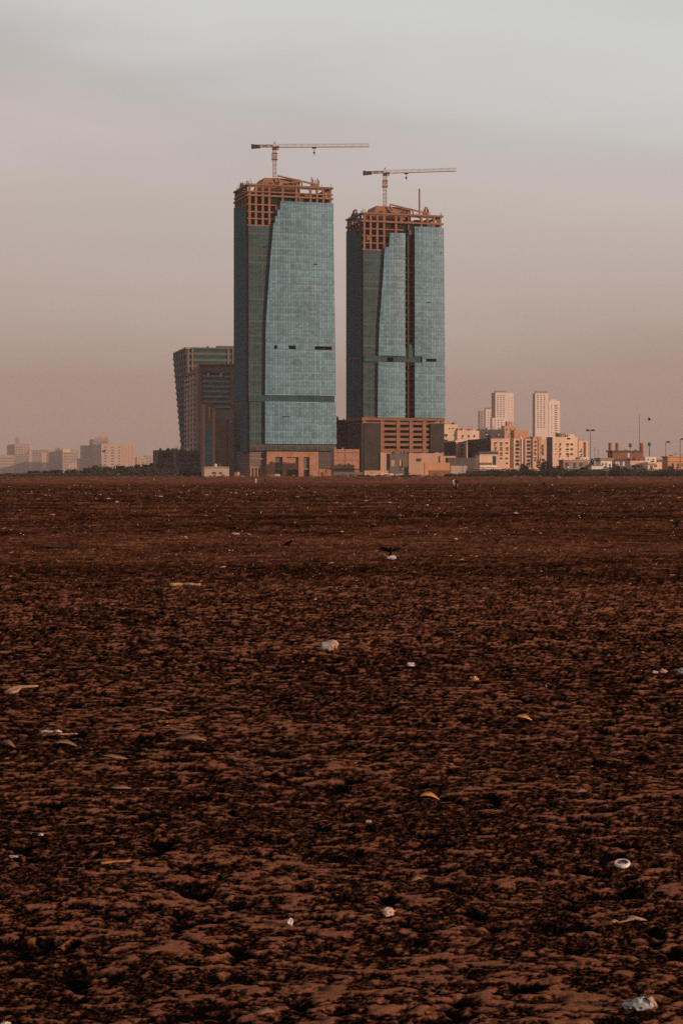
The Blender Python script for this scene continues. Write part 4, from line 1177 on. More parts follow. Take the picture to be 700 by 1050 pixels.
def offices():
    # back block, flank leaning outward towards the top
    fr = Fr(191, 1240, 14)
    zt, zb = fr.z(357.5), fr.z(470)
    dB, dT = fr.d(184.5), fr.d(178.2)

    def Pl(z):
        q = min(max((z - zb) / (zt - zb), -.3), 1)
        return (-1.5 + 1.5 * q if False else 0.0 - (1 - q) * -2.0, dB + (dT - dB) * q)
    Pc = lambda z: (0.0 + (1 - min(max((z - zb) / (zt - zb), -.3), 1)) * 2.0, 0.0)
    Pr = lambda z: (fr.s(243), 0.0)
    t = banded('office_block', 'back office block with outward leaning flank and thin rows of dark glass', fr, Pl, Pc, Pr, 30, zt, GZ - 1, 21, 'office_band', 'teal_dark')
    mb = MB(); mb.hexa([(-.5, -.5, zt), (fr.s(191.5 + 4), -.5, zt), (fr.s(195), dT, zt), (-.5, dT, zt)], [(-.5, -.5, zt + 1.2), (fr.s(195.5), -.5, zt + 1.0), (fr.s(195), dT, zt + .6), (-.5, dT, zt + .6)]); mb.build('roof_edge', M['tan'], t)
    mb = MB(); mb.box(fr.s(196), fr.s(243), -.4, 4, zt, zt + 1.0); mb.box(fr.s(224), fr.s(241), 2, 10, zt + 1, zt + 2.4); mb.box(fr.s(212.5), fr.s(214.5), 1, 3, zt + 1, zt + 2.0); mb.build('parapet', M['grey_block'], t)
    mb = MB()
    for px in (193, 197.4, 234, 239):
        mb.box(fr.s(px) - .5, fr.s(px) + .5, -.35, .2, fr.z(420), zt)
    mb.build('pier', M['grey_band'], t)
    # front block
    fr = Fr(204.5, 1190, 14)
    zt = fr.z(375.5)
    d0 = fr.d(190)
    t = banded('office_block', 'front brown framed office block with wide green glass strips', fr, lambda z: (0, d0), lambda z: (0, 0), lambda z: (fr.s(243), 0), 24, zt - 3.8, GZ - 1, 21, 'office_front', 'teal_pane')
    mb = MB()
    e = fr.s(243)
    mb.hexa([(-.3, -.3, zt - 3.8), (e, -.3, zt - 3.8), (e, d0, zt - 3.8), (-.3, d0, zt - 3.8)], [(-.3, -.3, zt + .6), (e, -.3, zt + .9), (e, d0, zt - 2.6), (-.3, d0, zt - 2.6)]); mb.build('roof_crown', M['brown_render'], t)
    mb = MB(); mb.hexa([(-1, -1.4, zt + .95), (e, -1.4, zt + 1.2), (e, 5, zt + 1.2), (-1, 6, zt + .95)], [(-1, -1.4, zt + 1.7), (e, -1.4, zt + 1.9), (e, 5, zt + 1.9), (-1, 6, zt + 1.7)]); mb.build('roof_slab', M['tan'], t)
    mb = MB(); mb.box(-.5, fr.s(207.3), -.6, .3, 0, zt - .2); mb.box(-.6, .2, -.3, fr.d(201), 0, zt - .3); mb.box(fr.s(236.5), e, -.7, .3, 0, zt - .1); mb.box(fr.s(207.3), fr.s(236.5), -.5, .2, fr.z(382.2), fr.z(379)); mb.build('frame', M['brown_render'], t)
    mb = MB(); mb.box(fr.s(209), fr.s(220), -.6, -.51, fr.z(381.6), fr.z(377.5) - 2.2); mb.build('sign_recess', M['darkgrey'], t)
    for px in (212.5, 225.8):
        mb = MB(); mb.box(fr.s(px), fr.s(px + 1.7), -.75, -.5, fr.z(386), fr.z(382.4)); mb.build('blind', M['white_wall'], t)
    # grey flat annex and base wall
    t, fr, W, D, zt = building('annex', 'low grey annex with two rooftop tanks left of the office blocks', 157, 162, 186, 461.5, 1220, 'grey_block', [([170.8], [467.5], 6, 3)], [([159.5], [467.5], .9, 3.2)], cat='building', maxdepth=25)
    for px in (173.8, 178.8):
        mb = MB(); x = fr.s(px); mb.tube([(x, 4, zt - .9), (x, 4, zt + .9), (x, 4, zt + 1.3)], [1.3, 1.3, .7], 12)
        o = mb.build('water_tank', M['rust'])
        o.location = (fr.C.x, fr.C.y, 0); o.rotation_euler[2] = fr.th
        tag(o, 'rust coloured rooftop water tank on the low grey annex, ' + ('left of the two' if px < 175 else 'right of the two'), 'water tank', 'rooftop water tanks')
    building('annex', 'dark grey base block under the office blocks with faint banding', 178, 181, 212, 462, 1150, 'grey_block', [([188, 196, 204], [467, 472, 477], 5.5, 1.2)], cat='building', maxdepth=18)
    # lift tower and brown clad hall
    t, fr, W, D, zt = building('brown_hall', 'windowless brown panel clad hall between office blocks and left tower', 217, 219.5, 259, 421.3, 1100, 'brown_brick', [], cat='building', maxdepth=20, parapet=1.2)
    mb = MB(); mb.box(fr.s(244.5), fr.s(247), -.12, -.01, fr.z(487), fr.z(440)); mb.box(fr.s(232), fr.s(234), -.12, -.01, fr.z(487), fr.z(430)); mb.build('pilaster', M['brown_render'], t)
    t, fr, W, D, zt = building('lift_tower', 'tall slim brown lift tower with dark glazed slot, left of brown hall', 206.5, 208, 220.5, 414.2, 1085, 'brown_render', [([214.4], [453], 6.4, 40)], cat='building', maxdepth=12, pane='teal_pane')
    mb = MB()
    for py in seq(437, 472, 8):
        mb.box(fr.s(211.3), fr.s(217.6), .02, .18, fr.z(py + .25), fr.z(py - .25))
    mb.build('transom', M['brown_render'], t)
    mb = MB(); mb.box(fr.s(217.8), fr.s(220.4), -.5, -.01, GZ, fr.z(418)); mb.box(fr.s(208.1), fr.s(210.2), -.6, -.01, GZ, fr.z(414.6)); mb.box(fr.s(213.8), fr.s(215.6), -.4, -.01, fr.z(431), fr.z(417)); mb.build('pilaster', M['tan'], t)
    building('site_shed', 'low pale site shed in front of the lift tower', 208.6, 209.5, 235, 478.4, 1000, 'palewall', [([219.5, 226], [485], 3.6, 1.6)], cat='shed', maxdepth=6, bands=[(209.5, 235, 478.4, 480, 'greywall', .3)])


offices()

# site huts, walls and tank at the foot of the right tower
t, fr, W, D, zt = building('site_tank_house', 'dark grey site structure with two pale doorways below the right tower', 398, 399.5, 418, 465, 1020, 'grey_block', [([402, 410.5], [476], 4, 7)], cat='building', maxdepth=8, pane='void')
mb = MB(); mb.box(fr.s(400.4), fr.s(404), -.3, -.02, fr.z(478), fr.z(472)); mb.box(fr.s(408.8), fr.s(411), -.3, -.02, fr.z(478), fr.z(472)); mb.build('door_panel', M['orange'], t)
building('site_wall', 'long orange site wall right of the dark site structure', 434.5, 435.2, 461, 474.4, 960, 'orange', [], cat='wall', maxdepth=1.2, parapet=.3)
building('site_wall', 'low red brown site wall in front of the orange wall', 439, 440, 462, 482.2, 900, 'rust', [], cat='wall', maxdepth=1.0, parapet=.2)
building('site_wall', 'pale thin parapet wall behind the hedge near the walking pair', 461.5, 462, 478.5, 477.6, 930, 'palewall', [], cat='wall', maxdepth=1.0, parapet=.2)
building('site_wall', 'dark site wall behind the pale parapet', 458, 459, 491, 469.3, 1010, 'darkgrey', [], cat='wall', maxdepth=4, parapet=.3)
building('site_wall', 'tan site wall with flat top right of the podium', 450, 451, 467, 467.5, 1060, 'tan', [], cat='wall', maxdepth=3, parapet=.3)
building('site_wall', 'pink site hoarding left of the dark site structure', 372, 373.5, 399, 482.5, 980, 'tan', [], cat='wall', maxdepth=1.2, parapet=.3)
building('site_wall', 'grey site hoarding under the orange clad block', 341, 342, 372, 484, 960, 'grey_block', [], cat='wall', maxdepth=1.2, parapet=.3)


# ------------------------------------------------------------------ masts and lamps
def lamp_post(px, ytop, ybase, Y, label, heads=1, r=.13):
    p = at(px, ytop, Y)
    zb = max(GZ - .5, CAMH + (HY - ybase) / F * Y - 1) if False else GZ - .3
    t = thing('lamp_post', label, 'lamp post', (p.x, Y, zb), 0, 'lamp posts along the road')
    h = p.z - zb
    mb = MB(); mb.tube([(0, 0, 0), (0, 0, h * .5), (0, 0, h)], [r * 1.5, r * 1.2, r], 8); mb.build('pole', M['grey_steel'], t)
    for k in range(heads):
        sx = 1 if k == 0 else -1
        mb = MB(); mb.tube([(0, 0, h - .3), (sx * .8, 0, h + .1), (sx * 1.3, 0, h + .15)], [.09, .08, .07], 6); ar = mb.build('arm', M['grey_steel'], t)
        mb = MB(); mb.box(sx * 1.3 - .75, sx * 1.3 + .75, -.45, .45, h - .5, h + .35); mb.build('lamp_head', M['dark_steel'], ar)
    return t


lamp_post(604.8, 441, 476, 900, 'tall dark lamp post with two heads right of the slim cream block', 2)
lamp_post(682, 453, 482, 900, 'dark lamp post with one round head near the right edge', 1)
lamp_post(696.8, 450, 486, 860, 'dark lamp post with one head at the far right edge', 1)
for px, yt, Y, lab, r_ in ((655, 424, 1100, 'very thin tall antenna mast above the brown shed', .16), (609.3, 458.5, 1050, 'short thin pole left of the white house', .12), (612.8, 460, 1060, 'thin pole just left of the white house roof', .12), (645.8, 456, 1050, 'short dark mast with small box on top behind the shed', .2), (665.3, 455, 1080, 'grey water mast with small drum on top right of the shed', .3), (597.6, 447, 1210, 'thin aerial on the slim cream block', .10), (692, 463, 1100, 'short thin pole between two lamp posts', .1)):
    p = at(px, yt, Y)
    t = thing('mast', lab, 'mast', (p.x, Y, GZ - .3))
    h = p.z - GZ + .3
    mb = MB(); mb.tube([(0, 0, 0), (0, 0, h * .6), (0, 0, h)], [r_ * 1.3, r_, r_ * .7], 6); mb.build('pole', M['grey_steel'], t)
    if px in (645.8, 665.3):
        mb = MB(); mb.tube([(0, 0, h - 1.4), (0, 0, h - 1.1), (0, 0, h + .4), (0, 0, h + .8)], [.5, .95, .95, .4], 10); mb.build('drum', M['grey_steel'], t)
    else:
        mb = MB(); mb.bar((-.5, 0, h * .93), (.5, 0, h * .93), .06); mb.bar((-.35, 0, h * .88), (.35, 0, h * .88), .05); mb.build('crossbar', M['grey_steel'], t)


# ------------------------------------------------------------------ vegetation
def leaf_cloud(mb, centres, n, size, rnd, mis=(0, 1)):
    for _ in range(n):
        c, rad = rnd.choice(centres)
        while True:
            d = Vector((rnd.uniform(-1, 1), rnd.uniform(-1, 1), rnd.uniform(-1, 1)))
            if .05 < d.length < 1:
                break
        d = d.normalized() * (d.length ** .5)
        p = Vector(c) + Vector((d.x * rad[0], d.y * rad[1], d.z * rad[2]))
        a = Vector((rnd.uniform(-1, 1), rnd.uniform(-1, 1), rnd.uniform(-.6, .9))).normalized()
        b_ = a.orthogonal().normalized()
        s_ = size * rnd.uniform(.6, 1.4)
        mb.quad(p - a * s_ - b_ * s_ * .5, p + a * s_ * .2 - b_ * s_ * .7, p + a * s_ + b_ * s_ * .4, p - a * s_ * .1 + b_ * s_ * .7, rnd.choice(mis))


def tree(px, ytop, wpx, Y, label, group, seed, hfrac=.8, n=800, cat='tree'):
    rnd = random.Random(seed)
    p = at(px, ytop, Y)
    z0 = GZ - .2
    h = p.z - z0
    w = wpx / F * Y / 2
    t = thing('bushy_tree', label, cat, (p.x, Y, z0), rnd.uniform(0, 6), group)
    mb = MB()
    mb.tube([(0, 0, -.5), (.1, 0, h * .25), (-.1, .1, h * .6)], [.35, .28, .15], 7)
    for k in range(5):
        a = rnd.uniform(0, 6.28)
        mb.tube([(0, 0, h * .25), (math.cos(a) * w * .35, math.sin(a) * w * .35, h * .5), (math.cos(a) * w * .65, math.sin(a) * w * .65, h * .7)], [.18, .12, .05], 5)
    mb.build('trunk', M['bark'], t)
    cs = [((0, 0, h * .52), (w * .8, w * .8, h * .46)), ((0, 0, h * .25), (w * .95, w * .95, h * .25))]
    for k in range(8):
        a, q = rnd.uniform(0, 6.28), rnd.uniform(.3, .75)
        cs.append(((math.cos(a) * w * q, math.sin(a) * w * q, h * rnd.uniform(.35, .74)), (w * rnd.uniform(.25, .42), w * rnd.uniform(.25, .42), h * rnd.uniform(.16, .26))))
    mb = MB(); leaf_cloud(mb, cs, n, max(.45, .35 + w * .04), rnd); mb.build('crown', [M['leafdark'], M['leafmid']], t)
    return t


G_T = 'dark bushy trees along the left beach edge'
tl = [(36, 482.5, 20, 1500, 'faint low bush cluster leftmost in the dark tree line'), (52, 481.2, 17, 1450, 'low hazy tree left of the rounded dark crowns'), (62, 480.4, 14, 1420, 'small hazy tree below the bright peach block'),
      (74, 480.3, 17, 1400, 'rounded dark tree below the low tan block'), (88, 479.3, 18, 1380, 'rounded dark tree under the stepped grey block'), (100, 481, 12, 1330, 'small dark tree under the left edge of the sunlit slab'),
      (110, 477.8, 16, 1340, 'dark tree in front of the window columns of the sunlit slab'), (121, 476.6, 17, 1320, 'tallest dark tree in front of the sunlit slab'), (133, 479.2, 15, 1300, 'lower dark tree at the right end of the sunlit slab'),
      (144, 474.6, 18, 1280, 'tall broad dark tree below the low cream house row'), (155, 473.8, 18, 1260, 'broad dark tree touching the grey annex on its left'), (166, 475.6, 17, 1180, 'dark tree directly in front of the grey annex'),
      (177, 477.2, 16, 1160, 'low dark tree in front of the dark base block'), (188, 480.2, 14, 1120, 'small dark bush under the faintly banded base block')]
for i, (px, yt, w, Y, lab) in enumerate(tl):
    tree(px, yt, w, Y, lab, G_T, 40 + i)
tr = [(536.5, 474.2, 13, 900, 'dark bush with pale specks before the striped apartment half'), (556, 468.3, 13, 1010, 'grey green thicket tree in front of the apartment block right end'), (563, 470, 10, 990, 'slim grey tree beside the thicket tree'),
      (606.2, 468.4, 9, 930, 'dark round tree beside the two headed lamp post'), (570, 476, 12, 900, 'low dark bush left of the long grey building'), (636, 477.5, 14, 890, 'low dark bush in front of the brown shed'), (598, 477.8, 10, 890, 'low dark bush before the long grey building'), (686, 477.5, 11, 890, 'low dark bush before the orange edge building')]
for i, (px, yt, w, Y, lab) in enumerate(tr):
    tree(px, yt, w, Y, lab, 'dark trees along the right road', 80 + i, n=320)

# sea wall and scrub along the road
x0, x1 = (478 - CX) / F * 845, (760 - CX) / F * 845
t = thing('sea_wall', 'long dark sea wall under the low town on the right', 'wall', ((x0 + x1) / 2, 850, GZ - 1))
t['kind'] = 'thing'
mb = MB(); h = (x1 - x0) / 2
for k in range(24):
    a, b_ = -h + 2 * h * k / 24, -h + 2 * h * (k + 1) / 24
    mb.box(a, b_ - .12, -.3 - .05 * (k % 2), .5, -1, 3.9 + .15 * ((k * 7) % 3))
mb.build('panel', M['roadwall'], t)
mb = MB(); mb.box(-h, h, -.45, .65, 4.22, 4.5); mb.build('coping', M['roadwall'], t)
rnd = random.Random(5)
mb = MB()
cs = []
for k in range(150):
    px = rnd.uniform(458, 745)
    Y = rnd.uniform(822, 846)
    X = (px - CX) / F * Y
    hh = rnd.uniform(1.5, 2.5) if px > 486 else rnd.uniform(.5, 1.0)
    cs.append(((X, Y, GZ + .4 + hh * .5), (rnd.uniform(1.5, 3.2), 1.8, hh)))
leaf_cloud(mb, cs, 11000, .38, rnd)
o = mb.build('scrub', [M['leafdark'], M['leafmid']])
tag(o, 'dark scrub growing along the foot of the sea wall', 'scrub', kind='stuff')
mb = MB()
cs = []
for k in range(110):
    px = rnd.uniform(-40, 207)
    Y = rnd.uniform(985, 1140)
    big = 1.0 if px < 95 else 2.6
    cs.append((((px - CX) / F * Y, Y, GZ + (.5 if px < 95 else 2.2)), (rnd.uniform(3, 6), 4, big * rnd.uniform(.8, 2.0))))
for k in range(30):
    px = rnd.uniform(345, 440)
    Y = rnd.uniform(830, 880)
    cs.append((((px - CX) / F * Y, Y, GZ + .1), (rnd.uniform(1, 3), 2, rnd.uniform(.3, .8))))
leaf_cloud(mb, cs, 17000, .55, rnd)
tag(mb.build('undergrowth', [M['leafdark'], M['leafmid']]), 'low dark undergrowth below the trees and along the site edge', 'undergrowth', kind='stuff')


# rubble on the berm
def rock_mesh(seed, name='boulder', mat='rock', sub=2, amp=.35):
    rnd = random.Random(seed)
    bm = bmesh.new()
    bmesh.ops.create_icosphere(bm, subdivisions=sub, radius=1)
    dirs = [(Vector((rnd.gauss(0, 1), rnd.gauss(0, 1), rnd.gauss(0, 1))).normalized(), rnd.uniform(-amp, amp)) for _ in range(14)]
    for v in bm.verts:
        k = 1.0
        n = v.co.normalized()
        for d, a in dirs:
            k += a * max(0, n.dot(d)) ** 4
        v.co *= k
    me = bpy.data.meshes.new(name)
    bm.to_mesh(me); bm.free()
    me.materials.append(M[mat])
    return me


rocks = [rock_mesh(i) for i in range(4)]
spots = [('dark rubble heap on the berm below the left tower portal', 277, 800, 2.2, .9), ('brown rubble heap beside the pale site shed', 229, 805, 1.6, 1.0), ('low rubble heap at the foot of the orange clad block', 351, 810, 3.0, .8), ('dark rubble heap under the grey site structure', 395, 815, 3.4, 1.0),
         ('small rubble lump in front of the lift tower', 216, 800, .9, .6), ('small pale lump on the berm left of the site shed', 197, 790, .8, .5), ('rubble lump beneath the low annex of the left tower', 318, 805, 1.8, .8), ('dark lump on the berm between the towers', 362, 800, 1.3, .7), ('flat rubble heap on the berm under the brown hall', 247, 800, 2.6, .7), ('dark lump right of the two distant walkers', 300, 790, 1.2, .7), ('rubble heap before the orange site wall', 430, 800, 2.4, .8)]
for i, (lab, px, Y, w, h) in enumerate(spots):
    o = bpy.data.objects.new('rubble_heap', rocks[i % 4])
    COL.objects.link(o)
    X = (px - CX) / F * Y
    o.location = (X, Y, gz(X, Y) + h * .25)
    o.scale = (w, w * .7, h)
    o.rotation_euler[2] = i * 1.3
    tag(o, lab, 'rubble', 'rubble heaps on the berm')


rnd = random.Random(8)
for i in range(46):
    px, Y = rnd.uniform(90, 640), rnd.uniform(690, 820)
    X = (px - CX) / F * Y
    w_ = rnd.uniform(.3, 1.1)
    o = bpy.data.objects.new('rubble_lump', rocks[i % 4])
    COL.objects.link(o)
    o.location = (X, Y, gz(X, Y) + w_ * .12)
    o.scale = (w_, w_ * .7, w_ * rnd.uniform(.35, .7))
    o.rotation_euler[2] = rnd.uniform(0, 6)
    tag(o, 'small dark rubble lump scattered on the berm', 'rubble', 'small rubble lumps on the berm')
# stacked building material at the foot of the towers
for i, (px, Y, n_, w_, m_, lab) in enumerate(((424, 880, 3, 2.2, 'palewall', 'pale stack of boards before the long orange site wall'), (396, 860, 2, 3.2, 'white_wall', 'low white sheet stack in front of the dark site structure'), (408, 868, 2, 2.4, 'palewall', 'short pale stack right of the low white sheet stack'), (333, 880, 3, 2.0, 'rust', 'rust brown stack of bars under the low annex'), (283, 880, 2, 2.6, 'palewall', 'pale board stack before the portal of the left tower'), (243, 880, 3, 1.8, 'tan', 'tan board stack at the foot of the brown hall'), (446, 870, 2, 3.0, 'darkgrey', 'dark sheet stack in front of the red brown site wall'))):
    X = (px - CX) / F * Y
    t = thing('material_stack', lab, 'material stack', (X, Y, gz(X, Y) - .1), R(10 + 13 * i), 'stacked building material on the site edge')
    mb = MB()
    for q in (-.8, 0, .8):
        mb.box(q * w_ - .1, q * w_ + .1, -.7, .7, 0, .25)
    mb.build('bearer', M['darkwood'], t) if False else None
    mb = MB()
    for q in range(n_ * 3):
        o_ = rnd.uniform(-.12, .12)
        mb.box(-w_ + o_, w_ + o_, -.8 + o_ * .5, .8 + o_ * .5, .15 + q * .24, .15 + q * .24 + .19)
    mb.build('board_pile', M[m_], t)
    mb = MB(); mb.box(-w_ * .6 - .1, -w_ * .6 + .1, -.9, .9, -.1, .15); mb.build('bearer', M['darkwood'], t)
    mb = MB(); mb.box(w_ * .6 - .1, w_ * .6 + .1, -.9, .9, -.1, .15); mb.build('bearer', M['darkwood'], t)


# ------------------------------------------------------------------ people
def person(px, pyfeet, label, top, bottom, heading, stride=.22, scale=1.0, robe=False, group=None, Y=None):
    Y = Y or dist(pyfeet)
    X = (px - CX) / F * Y
    t = thing('person', label, 'person', (X, Y, gz(X, Y)), heading, group)
    t.scale = (scale,) * 3
    # body: one skinned figure facing -Y, walking
    J = {'pel': (0, 0, .93), 'spine': (0, -.01, 1.12), 'chest': (0, 0, 1.32), 'neck': (0, -.01, 1.47), 'head': (0, -.03, 1.56), 'crown': (0, -.02, 1.68)}
    rad = {'pel': (.15, .11), 'spine': (.13, .09), 'chest': (.16, .10), 'neck': (.055, .055), 'head': (.075, .09), 'crown': (.065, .08)}
    E = [('pel', 'spine'), ('spine', 'chest'), ('chest', 'neck'), ('neck', 'head'), ('head', 'crown')]
    J['nose'] = (0, -.125, 1.58); rad['nose'] = (.016, .018); E.append(('head', 'nose'))
    for sd, sg in (('l', 1), ('r', -1)):
        f = stride * sg
        J['hip' + sd] = (.09 * sg, 0, .88); J['knee' + sd] = (.10 * sg, -f * .55 - .04, .50); J['ank' + sd] = (.10 * sg, -f + .02, .09); J['toe' + sd] = (.11 * sg, -f - .15, .03)
        rad['hip' + sd] = (.095, .095); rad['knee' + sd] = (.06, .06); rad['ank' + sd] = (.04, .04); rad['toe' + sd] = (.035, .025)
        E += [('pel', 'hip' + sd), ('hip' + sd, 'knee' + sd), ('knee' + sd, 'ank' + sd), ('ank' + sd, 'toe' + sd)]
        J['sh' + sd] = (.19 * sg, 0, 1.40); J['el' + sd] = (.235 * sg, f * .35 + .02, 1.13); J['wr' + sd] = (.24 * sg, f * .6 - .06, .90); J['palm' + sd] = (.24 * sg, f * .65 - .08, .82)
        rad['sh' + sd] = (.06, .06); rad['el' + sd] = (.042, .042); rad['wr' + sd] = (.028, .028); rad['palm' + sd] = (.038, .02)
        E += [('chest', 'sh' + sd), ('sh' + sd, 'el' + sd), ('el' + sd, 'wr' + sd), ('wr' + sd, 'palm' + sd)]
        px_, py_, pz_ = J['palm' + sd]
        for q, (dy, L) in enumerate(((-.028, .075), (-.01, .085), (.01, .08), (.027, .065))):
            n1, n2 = 'f%d%s' % (q, sd), 'g%d%s' % (q, sd)
            J[n1] = (px_, py_ + dy, pz_ - L * .55); J[n2] = (px_ - .015 * sg, py_ + dy - .004, pz_ - L)
            rad[n1] = (.009, .009); rad[n2] = (.008, .008)
            E += [('palm' + sd, n1), (n1, n2)]
        J['th' + sd] = (px_ - .01 * sg, py_ - .055, pz_ - .02); rad['th' + sd] = (.011, .011)
        E.append(('palm' + sd, 'th' + sd))
    names = list(J)
    me = bpy.data.meshes.new('body')
    me.from_pydata([J[n] for n in names], [(names.index(a), names.index(b_)) for a, b_ in E], [])
    o = bpy.data.objects.new('body', me)
    COL.objects.link(o)
    md = o.modifiers.new('skin', 'SKIN')
    md.use_smooth_shade = True
    for i, n in enumerate(names):
        sv = me.skin_vertices[0].data[i]
        sv.radius = rad[n]
        sv.use_root = (n == 'pel')
    sub = o.modifiers.new('sub', 'SUBSURF')
    sub.levels = sub.render_levels = 1
    dg = bpy.context.evaluated_depsgraph_get()
    me2 = bpy.data.meshes.new_from_object(o.evaluated_get(dg))
    o.modifiers.clear()
    o.data = me2
    me2.materials.clear(); me2.materials.append(M['skin'])
    o.parent = t

    def ring(cx, cy, z, rx, ry, n=14):
        return [(cx + rx * math.cos(2 * math.pi * k / n), cy + ry * math.sin(2 * math.pi * k / n), z) for k in range(n)]
    mb = MB()
    hem = .12 if robe else (.62 if top == 'clothwhite' else .80)
    mb.loft([ring(0, 0, hem, .17 if not robe else .27, .14 if not robe else .25), ring(0, 0, .9, .155, .12), ring(0, 0, 1.12, .155, .12), ring(0, 0, 1.30, .18, .13), ring(0, 0, 1.42, .155, .10), ring(0, 0, 1.475, .075, .075)], cap=True)
    for sg in (1, -1):
        sd = 'l' if sg == 1 else 'r'
        mb.tube([J['sh' + sd], J['el' + sd], Vector(J['wr' + sd]) * .93 + Vector(J['el' + sd]) * .07], [.085, .07, .055], 9)
    mb.build('tunic', M[top], t, smooth=True)
    mb = MB()
    if not robe:
        for sd in 'lr':
            mb.tube([(J['hip' + sd][0], 0, .93), J['hip' + sd], J['knee' + sd], Vector(J['ank' + sd]) + Vector((0, 0, .03))], [.12, .125, .095, .085], 10)
        mb.build('trousers', M[bottom], t, smooth=True)
    mb = MB()
    if robe:
        mb.loft([ring(0, .01, 1.36, .15, .12), ring(0, .01, 1.48, .11, .11), ring(0, .0, 1.58, .105, .115), ring(0, .01, 1.68, .09, .105), ring(0, .01, 1.745, .03, .04)])
        mb.build('headscarf', M[bottom], t, smooth=True)
    else:
        mb.loft([ring(0, .035, 1.54, .07, .07), ring(0, .02, 1.62, .086, .092), ring(0, .0, 1.68, .084, .098), ring(0, -.005, 1.735, .045, .055)])
        mb.build('hair', M['hair'], t, smooth=True)
    return t


person(465.6, 502.8, 'person in loose white tunic and rust red trousers walking on the open sand', 'clothwhite', 'clothred', R(14), .24, .98, group='people on the beach')
person(467.9, 503.1, 'person in long black robe and headscarf walking beside the white tunic', 'clothblack', 'clothblack', R(-8), .15, .97, robe=True, group='people on the beach')
person(262.3, 496.2, 'distant person in white standing below the left tower portal', 'clothwhite', 'clothwhite', R(40), .1, .95, group='people on the beach', Y=470)
person(271.8, 495.8, 'distant person in dark clothes right of the one in white', 'clothblack', 'clothblack', R(-60), .12, .95, group='people on the beach', Y=490)
person(157.8, 495.2, 'distant person with white top and dark trousers on the left edge of the berm', 'clothwhite', 'clothblack', R(120), .12, .95, group='people on the beach', Y=540)


# ------------------------------------------------------------------ crows
def crow_mesh(pose, seed=0):
    mb = MB()
    n = 10

    def ring(y, z, rx, rz):
        return [(rx * math.cos(2 * math.pi * k / n), y, z + rz * math.sin(2 * math.pi * k / n)) for k in range(n)]
    if pose == 'stand':      # beak towards -y
        mb.loft([ring(-.245, .252, .003, .004), ring(-.205, .262, .012, .014), ring(-.19, .268, .026, .03), ring(-.155, .272, .033, .036), ring(-.115, .25, .036, .042), ring(-.06, .205, .062, .068), ring(0, .175, .07, .075), ring(.07, .145, .055, .055), ring(.13, .115, .035, .026), ring(.22, .085, .042, .010), ring(.27, .07, .036, .005)])
        for sg in (1, -1):    # folded wing
            mb.loft([[(sg * (.056 + .012 * math.cos(2 * math.pi * k / n)), y, z + .055 * math.sin(2 * math.pi * k / n) * w_) for k in range(n)] for y, z, w_ in ((-.07, .21, .4), (-.01, .185, 1), (.08, .15, .9), (.2, .10, .3))])
            mb.tube([(sg * .028, .01, .12), (sg * .03, -.01, .06), (sg * .03, .005, 0)], [.016, .008, .006], 6)
            for a in (-.5, 0, .5):
                mb.bar((sg * .03, .005, .006), (sg * .03 + .035 * math.sin(a), -.03, .004), .004)
            mb.bar((sg * .03, .005, .006), (sg * .03, .03, .004), .004)
    else:
        mb.loft([ring(-.255, 0, .003, .004), ring(-.21, .005, .012, .014), ring(-.19, .008, .028, .03), ring(-.15, .01, .034, .036), ring(-.10, .0, .045, .045), ring(-.03, -.01, .062, .06), ring(.05, -.01, .052, .05), ring(.12, 0, .03, .022), ring(.2, .005, .055, .008), ring(.25, .005, .07, .005)])
        up = {'glide': .18, 'up': .36, 'down': -.35}[pose]
        for sg in (1, -1):
            rings = []
            for q, (sx, ch, sw) in enumerate(((0.03, .17, 0), (.14, .18, -.02), (.26, .17, -.03), (.37, .13, .02), (.46, .05, .07))):
                a = up * (1 if q < 3 else 1.25)
                x, z = sx * math.cos(a), sx * math.sin(a) + .02
                rings.append([(sg * x, sw - .07 + ch * (.5 - .5 * math.cos(2 * math.pi * k / n)), z + .012 * math.sin(2 * math.pi * k / n)) for k in range(n)])
            mb.loft(rings)
            for f in range(4):   # finger feathers
                a = up * 1.25
                x, z = .43 * math.cos(a), .43 * math.sin(a) + .02
                x2, z2 = (.50 + .012 * f) * math.cos(a), (.50 + .012 * f) * math.sin(a) + .02
                mb.bar((sg * x, .02 + .03 * f, z), (sg * x2, .0 + .045 * f, z2), .013, r2=.004)
    return mb.mesh('crow', [M['feather']], True)


CM = {k: crow_mesh(k) for k in ('stand', 'glide', 'up', 'down')}


def crow(px, py, wpx, pose, heading, label, Y=None, lift=0.0, span=None, pitch=0.0):
    Yd = Y or dist(py)
    X = (px - CX) / F * Yd
    o = bpy.data.objects.new('crow', CM[pose])
    COL.objects.link(o)
    s_ = wpx / F * Yd / (span or {'stand': .3, 'glide': .95, 'up': .75, 'down': .9}[pose])
    z = gz(X, Yd) + lift if Y is None else CAMH + (HY - py) / F * Yd
    o.location = (X, Yd, z)
    o.rotation_euler = (pitch, 0, heading)
    o.scale = (s_,) * 3
    tag(o, label, 'crow', 'crows on and over the beach')


